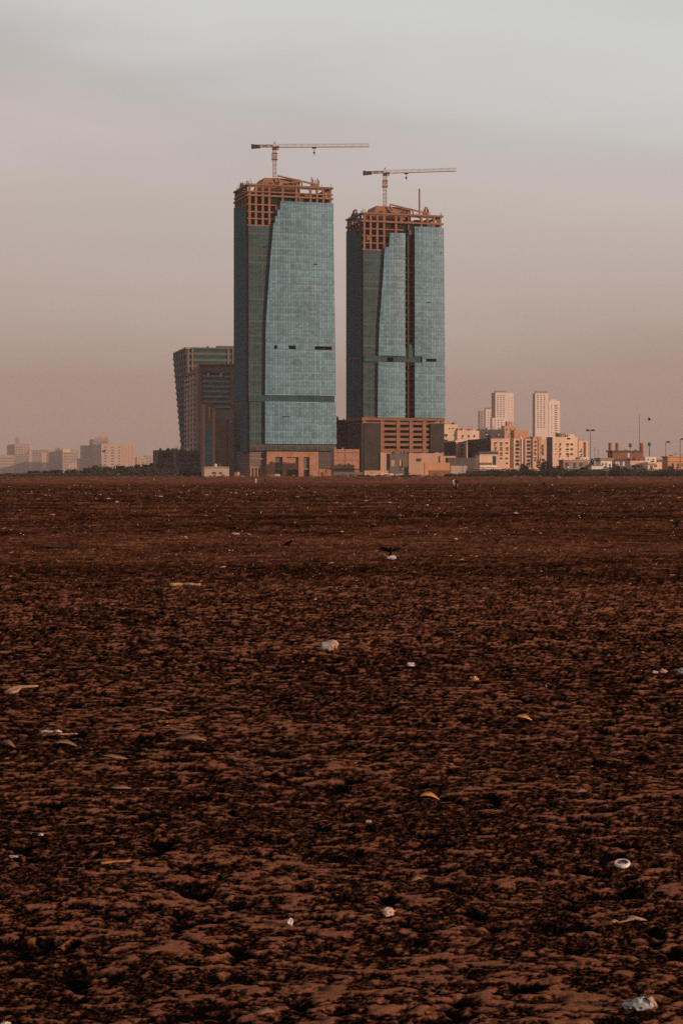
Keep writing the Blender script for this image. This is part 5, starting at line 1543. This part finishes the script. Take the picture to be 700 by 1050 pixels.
crow(295.5, 561, 8.5, 'stand', R(60), 'black crow standing on the mid beach below the left tower', span=.30)
crow(163.5, 612.5, 11, 'stand', R(-70), 'black crow pecking on the left beach, nearest of the standing birds', span=.32)
crow(400.5, 572, 19, 'up', R(4), 'black crow with raised wings beside a white scrap', lift=.15, span=.72, pitch=R(-56))
crow(510.5, 560, 11, 'up', R(150), 'black crow taking off right of the middle, wings raised', lift=.13, span=.72, pitch=R(-35))
crow(692, 545.5, 15, 'down', R(70), 'black crow landing at the right edge of the beach', lift=.30, span=.8, pitch=R(-35))
crow(265.5, 561.5, 5, 'stand', R(140), 'small black crow left of the standing one below the left tower', span=.3)
crow(665, 430.5, 5.5, 'up', R(80), 'lone black bird flying in the sky above the right lamp posts', Y=140, span=.55)
crow(106.8, 463.2, 4.5, 'up', R(-50), 'tiny black bird flying before the sunlit slab block', Y=170, span=.55)
crow(381, 484.8, 6, 'glide', R(20), 'black bird gliding low before the right tower netting', Y=200, span=.9)
crow(557, 498, 5, 'stand', R(20), 'tiny black crow on the far sand right of the walking pair', span=.4)
crow(407, 534, 6, 'stand', R(200), 'small black crow on the far sand below the right tower', span=.4)


# ------------------------------------------------------------------ litter
def crumple(seed, sx, sy, sz, mats, name, amp=.5, sub=3, open_=False):
    rnd = random.Random(seed)
    bm = bmesh.new()
    bmesh.ops.create_icosphere(bm, subdivisions=sub, radius=1)
    dirs = [(Vector((rnd.gauss(0, 1), rnd.gauss(0, 1), rnd.gauss(0, 1))).normalized(), rnd.uniform(-amp, amp), rnd.uniform(3, 12)) for _ in range(26)]
    for v in bm.verts:
        n = v.co.normalized()
        k = 1 + sum(a * max(0, n.dot(d)) ** e for d, a, e in dirs)
        q = Vector((n.x * 2.2 + seed, n.y * 2.2, n.z * 2.2))
        k += .55 * abs(mnoise.noise(q)) - .35 * abs(mnoise.noise(q * 2.3)) + .25 * mnoise.noise(q * 4.5)
        v.co = n * max(k, .25)
        v.co.x *= sx; v.co.y *= sy; v.co.z *= sz
    if open_:
        bmesh.ops.delete(bm, geom=[f for f in bm.faces if f.calc_center_median().x < -sx * .62], context='FACES')
    me = bpy.data.meshes.new(name)
    bm.to_mesh(me); bm.free()
    for m_ in mats:
        me.materials.append(m_)
    me.polygons.foreach_set('use_smooth', [False] * len(me.polygons))
    return me


def put(me, px, py, heading, label, cat, name, lift=0.0, group=None, tilt=(0, 0), size=1.0):
    Y = dist(py)
    X = (px - CX) / F * Y
    o = bpy.data.objects.new(name, me)
    COL.objects.link(o)
    xs = np.linspace(-.03, .03, 3) * size
    hz = max(gz(X + a, Y + b_) for a in xs for b_ in xs)
    o.location = (X, Y, hz + lift)
    o.rotation_euler = (tilt[0], tilt[1], heading)
    tag(o, label, cat, group)
    return o


def leaf_mesh(L, w, curl, mat, name='leaf', seed=0):
    rnd = random.Random(seed)
    mb = MB()
    rings = []
    for k in range(9):
        t = k / 8
        ww = w * math.sin(math.pi * min(1, t * .92 + .06)) * .5
        z = curl * math.sin(math.pi * t) + rnd.uniform(-.15, .15) * curl
        y = w * .3 * math.sin(t * 3 + seed)
        x = (t - .5) * L
        rings.append([(x, y - ww, z + ww * .5), (x, y, z - .0), (x, y + ww, z + ww * .4), (x, y, z + .0025)])
    mb.loft(rings)
    return mb.mesh(name, [M[mat]], True)


def stick_mesh(L, r_, bend, mat, name='stick', seed=0, fork=False):
    rnd = random.Random(seed)
    pts = [((k / 7 - .5) * L, bend * math.sin(math.pi * k / 7) + rnd.uniform(-.02, .02) * L, rnd.uniform(0, .02) * L) for k in range(8)]
    mb = MB(); mb.tube(pts, [r_ * (1.1 - .07 * k + rnd.uniform(-.1, .1)) for k in range(8)], 7)
    if fork:
        mb.tube([pts[3], (pts[3][0] + L * .2, pts[3][1] - L * .15, .01 * L), (pts[3][0] + L * .3, pts[3][1] - L * .28, .02 * L)], [r_ * .8, r_ * .6, r_ * .3], 6)
    return mb.mesh(name, [M[mat]], True)


# crushed plastic tub
me = crumple(3, .055, .05, .05, [M['litterpink']], 'crushed_tub', .35, 3, open_=False)
Y = dist(668); X = (337.5 - CX) / F * Y
t = thing('crushed_tub', 'crushed pale plastic tub lying on its side in the middle of the beach', 'litter', (X, Y, gz(X, Y) + .035), R(8))
o = bpy.data.objects.new('tub_body', me); COL.objects.link(o); o.parent = t; o.location = (.03, 0, .02); o.scale = (1.15, 1.1, 1.0)
mb = MB()
for k in range(16):
    a, b_ = 2 * math.pi * k / 16, 2 * math.pi * (k + 1) / 16
    P = lambda an, r_, x: (x, r_ * math.cos(an), .008 + r_ * math.sin(an))
    mb.quad(P(a, .036, -.075), P(b_, .036, -.075), P(b_, .04, -.02), P(a, .04, -.02)); mb.quad(P(a, .040, -.078), P(b_, .040, -.078), P(b_, .036, -.075), P(a, .036, -.075)); mb.quad(P(b_, .040, -.078), P(a, .040, -.078), P(a, .045, -.02), P(b_, .045, -.02))
mb.build('rim', M['littergrey'], t, smooth=True)
# jar lid
mb = MB(); prof = [(.0, .006), (.015, .006), (.017, .003), (.024, .004), (.026, .016), (.030, .017), (.036, .015), (.037, .006), (.034, .0), (.0, .0)]
n = 20
for i in range(len(prof) - 1):
    for k in range(n):
        a, b_ = 2 * math.pi * k / n, 2 * math.pi * (k + 1) / n
        P = lambda p, an: (p[0] * math.cos(an), p[0] * math.sin(an), p[1])
        mb.quad(P(prof[i], a), P(prof[i], b_), P(prof[i + 1], b_), P(prof[i + 1], a), 1 if i in (1, 2, 3) else 0)
lid = mb.mesh('jar_lid', [M['scrapwhite'], M['rust']], True)
put(lid, 637.5, 887, 0, 'round white plastic jar lid lying on the sand at right', 'litter', 'jar_lid', .004, tilt=(R(14), R(-4)))
# foreground plastic scrap
me = crumple(9, .040, .028, .030, [M['littergrey']], 'plastic_scrap', .6)
put(me, 652.5, 1034, R(10), 'crumpled grey plastic scrap nearest the camera at lower right', 'litter', 'plastic_scrap', .006)
me = leaf_mesh(.060, .032, .022, 'litterpink', 'paper_scrap', 3)
put(me, 667, 1034, R(-50), 'curled beige scrap touching the grey plastic at lower right', 'litter', 'paper_scrap', .008)
me = crumple(12, .032, .024, .018, [M['litterpink']], 'paper_scrap', .5)
put(me, 398, 936, R(20), 'crumpled pinkish paper ball in the lower middle of the sand', 'litter', 'paper_scrap', .006)
mb = MB(); mb.tube([(-.078, 0, .008), (-.06, .01, .012), (-.045, .0, .006), (-.01, .004, .01), (.02, .012, .018), (.05, .006, .012), (.075, 0, .006)], [.010, .013, .004, .009, .021, .014, .004], 8, squash=.4)
put(mb.mesh('twisted_wrapper', [M['twig']], False), 645, 944, R(16), 'twisted pale brown wrapper below the jar lid', 'litter', 'twisted_wrapper', .006, size=2)
put(stick_mesh(.14, .0055, .006, 'stickorange', seed=4), 119, 890, R(22), 'straight orange brown stick on the lower left sand', 'stick', 'stick', .008, size=2)
put(leaf_mesh(.105, .04, .016, 'litterorange', seed=1), 440.5, 823, R(12), 'curled orange dry leaf, lower middle', 'leaf', 'dry_leaf', .006 + .006, tilt=(R(34), R(6)))
put(leaf_mesh(.11, .05, .014, 'litterorange', seed=2), 537.5, 738.5, R(10), 'flat orange dry leaf right of the middle', 'leaf', 'dry_leaf', .006 + .006, tilt=(R(34), R(6)))
put(leaf_mesh(.09, .04, .02, 'deadleaf', seed=3), 593, 818, R(75), 'upright tan dry leaf at lower right', 'leaf', 'dry_leaf', .01 + .006, tilt=(R(34), R(6)))
put(leaf_mesh(.22, .05, .02, 'deadleaf', seed=5), 196, 763, R(-20), 'long curved tan leaf on the left middle sand', 'leaf', 'dry_leaf', .008 + .006, tilt=(R(34), R(6)))
put(leaf_mesh(.19, .035, .012, 'deadleaf', seed=6), 160, 731, R(5), 'narrow pale leaf above the long curved one', 'leaf', 'dry_leaf', .008 + .006, tilt=(R(34), R(6)))
put(leaf_mesh(.15, .045, .012, 'deadleaf', seed=7), 68, 767, R(14), 'tan leaf below the red and white wrapper', 'leaf', 'dry_leaf', .008 + .006, tilt=(R(34), R(6)))
put(leaf_mesh(.12, .04, .012, 'deadleaf', seed=8), 10, 767, R(-30), 'small tan leaf at the left edge', 'leaf', 'dry_leaf', .008 + .006, tilt=(R(34), R(6)))
put(leaf_mesh(.16, .035, .012, 'deadleaf', seed=9), 118, 782, R(4), 'flat pale leaf left of the long curved one', 'leaf', 'dry_leaf', .008 + .006, tilt=(R(34), R(6)))
put(leaf_mesh(.12, .035, .012, 'deadleaf', seed=10), 124, 811, R(2), 'pale flat leaf on the lower left sand', 'leaf', 'dry_leaf', .008 + .006, tilt=(R(34), R(6)))
put(leaf_mesh(.07, .03, .012, 'deadleaf', seed=11), 271, 1041, R(5), 'pale scrap of leaf at the bottom edge', 'leaf', 'dry_leaf', .008 + .006, tilt=(R(34), R(6)))
put(leaf_mesh(.06, .03, .012, 'deadleaf', seed=12), 427, 905, R(20), 'reddish curled leaf above the paper ball', 'leaf', 'dry_leaf', .008 + .006, tilt=(R(34), R(6)))
mb = MB(); mb.tube([(-.13, -.02, .015), (-.09, .0, .035), (-.04, .01, .05), (0, .01, .058), (.06, .0, .062), (.14, .01, .066)], [.008, .016, .017, .014, .011, .007], 8)
mb.tube([(-.12, -.03, .01), (-.07, -.04, .02), (-.03, -.03, .03), (0, .0, .055)], [.02, .03, .025, .01], 8, squash=.6)
put(mb.mesh('driftwood', [M['twig']], True), 22, 711, R(2), 'bent pale driftwood piece at the left edge of the sand', 'driftwood', 'driftwood', .004, size=3)
mb = MB(); mb.tube([(-.075, 0, .012), (-.05, .004, .018), (-.02, -.002, .014), (.01, 0, .016), (.045, .004, .02), (.07, 0, .012)], [.014, .02, .015, .016, .022, .010], 8, squash=.45)
t_ = mb.mesh('food_wrapper', [M['litterwhite']], False)
o = put(t_, 53.5, 753, R(-3), 'white wrapper with a red mark on the left sand', 'litter', 'food_wrapper', .006, size=2)
mb = MB(); mb.tube([(.012, -.002, .016), (.03, .002, .019)], [.0175, .0205], 8, squash=.47); mb.build('red_mark', M['red'], o)
put(stick_mesh(.13, .006, .004, 'twig', seed=8), 70, 754, R(14), 'short pale stick beside the red marked wrapper', 'stick', 'stick', .012, size=2)
put(stick_mesh(.95, .028, .03, 'darkwood', 'driftwood', 9), 67.5, 562, R(2), 'long black piece of driftwood on the far left sand', 'driftwood', 'driftwood', .02, size=6)
put(stick_mesh(.5, .03, .03, 'twig', 'driftwood', 10, True), 190, 602, R(3), 'pale forked driftwood on the left middle sand', 'driftwood', 'driftwood', .02, size=5)
put(crumple(21, .10, .06, .03, [M['litterpink']], 'paper_scrap'), 241, 548, R(5), 'beige crumpled bag on the far sand left of middle', 'litter', 'paper_scrap', .03)
put(crumple(22, .11, .07, .03, [M['litterorange']], 'paper_scrap'), 53.5, 528.5, R(5), 'orange crumpled bag on the far left sand', 'litter', 'paper_scrap', .03)
put(crumple(23, .07, .05, .04, [M['litterwhite']], 'plastic_scrap'), 402, 573.5, R(5), 'white scrap under the wings of the raised winged crow', 'litter', 'plastic_scrap', .05)
put(crumple(24, .038, .025, .018, [M['litterwhite']], 'plastic_scrap'), 421.5, 682.5, R(5), 'white plastic scrap right of the crushed tub', 'litter', 'plastic_scrap', .012)
put(crumple(25, .035, .025, .02, [M['litterorange']], 'paper_scrap'), 486.5, 695, R(5), 'small orange scrap further right of the crushed tub', 'litter', 'paper_scrap', .012)
put(crumple(26, .022, .018, .012, [M['litterwhite']], 'plastic_scrap'), 670.5, 691, R(5), 'white scrap left of the bluish bag at the right edge', 'litter', 'plastic_scrap', .012)
put(crumple(27, .03, .02, .015, [M['litterpink']], 'plastic_scrap'), 679, 690.5, R(5), 'beige scrap between two white ones at the right edge', 'litter', 'plastic_scrap', .012)
put(crumple(28, .035, .03, .03, [M['littergrey']], 'plastic_scrap'), 698, 692, R(5), 'bluish grey bag at the right edge of the sand', 'litter', 'plastic_scrap', .02)
put(crumple(29, .012, .008, .016, [M['litterwhite']], 'plastic_scrap'), 298, 947, R(5), 'tiny upright white chip left of the paper ball', 'litter', 'plastic_scrap', .01)
put(crumple(30, .012, .008, .007, [M['litterwhite']], 'plastic_scrap'), 42.5, 859, R(5), 'tiny white chip above the orange brown stick', 'litter', 'plastic_scrap', .008)
put(crumple(31, .018, .010, .006, [M['littergrey']], 'plastic_scrap'), 14.5, 883, R(5), 'grey plastic chip at the lower left edge', 'litter', 'plastic_scrap', .008)
put(crumple(32, .012, .009, .007, [M['littergrey']], 'plastic_scrap'), 377.5, 846, R(5), 'tiny pale chip lower middle beneath the orange leaf', 'litter', 'plastic_scrap', .008)
put(crumple(33, .014, .010, .008, [M['litterwhite']], 'plastic_scrap'), 6, 1047, R(5), 'white chip at the bottom left corner', 'litter', 'plastic_scrap', .008)

# scattered scraps: individuals nearer the camera, the countless far ones as one mass
scr = [crumple(50 + i, 1, .7, .45, [M[m_]], 'litter_scrap', .6, 1) for i, m_ in enumerate(('scrapwhite', 'scraptan', 'scraptan', 'litterpink', 'litterorange', 'twig'))]
lab = {0: 'small white plastic scrap scattered on the dark sand', 1: 'small beige paper scrap scattered on the dark sand', 2: 'small tan wood chip scattered on the dark sand', 3: 'small beige paper scrap scattered on the dark sand', 4: 'small orange scrap scattered on the dark sand', 5: 'small tan wood chip scattered on the dark sand'}
grp = {0: 'scattered white scraps', 1: 'scattered beige scraps', 2: 'scattered wood chips', 3: 'scattered beige scraps', 4: 'scattered orange scraps', 5: 'scattered wood chips'}
rnd = random.Random(77)
for i in range(150):
    py = 505 + 330 * rnd.random() ** 1.9
    px = rnd.uniform(-60, 760)
    Y = dist(py)
    X = (px - CX) / F * Y
    k = rnd.choice((0, 1, 1, 2, 2, 3, 4, 5))
    sz = rnd.uniform(.8, 1.7) * Y / F * (1.15 if py < 620 else .8)
    o = bpy.data.objects.new('litter_scrap', scr[k])
    COL.objects.link(o)
    o.location = (X, Y, gz(X, Y) + sz * .25)
    o.scale = (sz * rnd.uniform(.8, 1.8), sz * rnd.uniform(1, 1.5), sz * rnd.uniform(.6, 1.0))
    o.rotation_euler = (rnd.uniform(-.3, .3), rnd.uniform(-.3, .3), rnd.uniform(-.5, .5))
    tag(o, lab[k], 'litter', grp[k])
mb = MB()
for i in range(900):
    py = 497.5 + 110 * rnd.random() ** 1.5
    px = rnd.uniform(-120, 820)
    Y = dist(py)
    X = (px - CX) / F * Y
    z = gz(X, Y)
    s_ = rnd.uniform(.2, .8) * Y / F
    a = rnd.uniform(0, 3.1)
    c, s2 = math.cos(a) * s_, math.sin(a) * s_
    mi = rnd.choice((0, 1, 1, 2, 2, 2))
    lo = [(X - c, Y - s2, z), (X + s2, Y - c, z), (X + c, Y + s2, z), (X - s2, Y + c, z)]
    mb.hexa(lo, [(p[0] * .5 + X * .5, p[1] * .5 + Y * .5, z + s_ * rnd.uniform(.6, 1.1)) for p in lo], mi)
tag(mb.build('litter', [M['scrapwhite'], M['scraptan'], M['litterpink']]), 'countless tiny pale scraps strewn over the far sand', 'litter', kind='stuff')


# ------------------------------------------------------------------ haze
mb = MB(); mb.box(-3300, 3300, -350, 8500, -3, 330)
o = mb.build('haze', [])
o['kind'] = 'stuff'
o['label'] = 'thin pinkish brown haze over the shore'
m = bpy.data.materials.new('haze_air')
m.use_nodes = True
nt = m.node_tree
nt.nodes.clear()
out = nt.nodes.new('ShaderNodeOutputMaterial')
pv = nt.nodes.new('ShaderNodeVolumePrincipled')
pv.inputs['Density'].default_value = 0.62e-4
pv.inputs['Color'].default_value = (0.80, 0.66, 0.62, 1)
pv.inputs['Anisotropy'].default_value = 0.0
nt.links.new(pv.outputs[0], out.inputs['Volume'])
o.data.materials.append(m)


# ------------------------------------------------------------------ sky and sun
w = bpy.data.worlds.new('World')
SC.world = w
w.use_nodes = True
nt = w.node_tree
bg = nt.nodes['Background']
sky = nt.nodes.new('ShaderNodeTexSky')
sky.sky_type = 'NISHITA'
sky.sun_disc = False
sky.sun_elevation = R(SUN_EL)
sky.sun_rotation = R(180 - SUN_AZ)
sky.dust_density = 4.0
tc = nt.nodes.new('ShaderNodeTexCoord')
sep = nt.nodes.new('ShaderNodeSeparateXYZ')
nt.links.new(tc.outputs['Generated'], sep.inputs[0])
mp = nt.nodes.new('ShaderNodeMapping')
mp.inputs['Scale'].default_value = (1.6, 1.6, 9.0)
mp.inputs['Rotation'].default_value = (0, R(7), 0)
nt.links.new(tc.outputs['Generated'], mp.inputs[0])
cl = noise(nt, mp.outputs[0], 1.9, 5, 0.5)
# the cool pale upper veil hangs lower to the right; its lower border is ragged, with a darker streak on the left
tilt = math_node(nt, 'MULTIPLY', sep.outputs[0], math_node(nt, 'MULTIPLY', math_node(nt, 'SUBTRACT', sep.outputs[2], 0.06, clamp=True), 1.3))
elev = math_node(nt, 'ADD', math_node(nt, 'ADD', sep.outputs[2], tilt), math_node(nt, 'MULTIPLY', math_node(nt, 'SUBTRACT', cl, 0.5), 0.075))
g = ramp(nt, elev, [(0.0, (0.35, 0.240, 0.205)), (0.05, (0.40, 0.285, 0.245)), (0.11, (0.515, 0.43, 0.39)), (0.16, (0.58, 0.515, 0.48)), (0.185, (0.565, 0.53, 0.505)), (0.205, (0.62, 0.61, 0.585)), (0.26, (0.66, 0.67, 0.65)), (0.40, (0.50, 0.53, 0.56)), (0.65, (0.22, 0.26, 0.32)), (1.0, (0.12, 0.15, 0.20))])
mp2 = nt.nodes.new('ShaderNodeMapping')
mp2.inputs['Scale'].default_value = (2.0, 2.0, 11.0)
mp2.inputs['Rotation'].default_value = (0, R(-9), 0)
nt.links.new(tc.outputs['Generated'], mp2.inputs[0])
cl2 = noise(nt, mp2.outputs[0], 2.1, 4, 0.5)
hi_ = ramp(nt, sep.outputs[2], [(0.09, 0.0), (0.17, 1.0), (0.30, 1.0), (0.5, 0.0)])
g = mix_col(nt, math_node(nt, 'MULTIPLY', hi_, math_node(nt, 'MULTIPLY', math_node(nt, 'SUBTRACT', cl2, 0.40, clamp=True), math_node(nt, 'MULTIPLY', ramp(nt, math_node(nt, 'ADD', sep.outputs[0], 0.5), [(0.30, 1.0), (0.44, 0.8), (0.54, 0.15)]), 2.7))), g, (0.47, 0.44, 0.43))
sk = mix_col(nt, 1.0, sky.outputs[0], (0.09, 0.09, 0.09), 'MULTIPLY')
col = mix_col(nt, 0.88, sk, g)
nt.links.new(col, bg.inputs['Color'])
bg.inputs['Strength'].default_value = 1.08

sd = bpy.data.lights.new('sun', 'SUN')
sd.energy = 4.2
sd.angle = R(0.5)
sd.color = (1.0, 0.66, 0.44)
so = bpy.data.objects.new('sun', sd)
COL.objects.link(so)
a, e = R(SUN_AZ), R(SUN_EL)
to_sun = Vector((math.sin(a) * math.cos(e), -math.cos(a) * math.cos(e), math.sin(e)))
so.rotation_euler = to_sun.to_track_quat('Z', 'Y').to_euler()
so.location = (200, -200, 150)

# ------------------------------------------------------------------ camera and render settings
cd = bpy.data.cameras.new('camera')
cam = bpy.data.objects.new('camera', cd)
COL.objects.link(cam)
cam.location = (0, 0, CAMH)
cam.rotation_euler = (R(90), 0, 0)
cd.sensor_fit = 'VERTICAL'
cd.sensor_height = 36
cd.lens = 36 * F / 1050
cd.shift_y = -(1050 / 2 - HY) / 1050
cd.clip_start = 0.1
cd.clip_end = 20000
SC.camera = cam
SC.view_settings.view_transform = 'Standard'
SC.view_settings.look = 'None'
SC.view_settings.exposure = 0
SC.view_settings.gamma = 1
SC.render.engine = 'CYCLES'
cy = SC.cycles
cy.use_denoising = False
cy.denoiser = 'OPENIMAGEDENOISE'
cy.max_bounces = 6
cy.volume_bounces = 0
cy.diffuse_bounces = 2
cy.use_adaptive_sampling = False
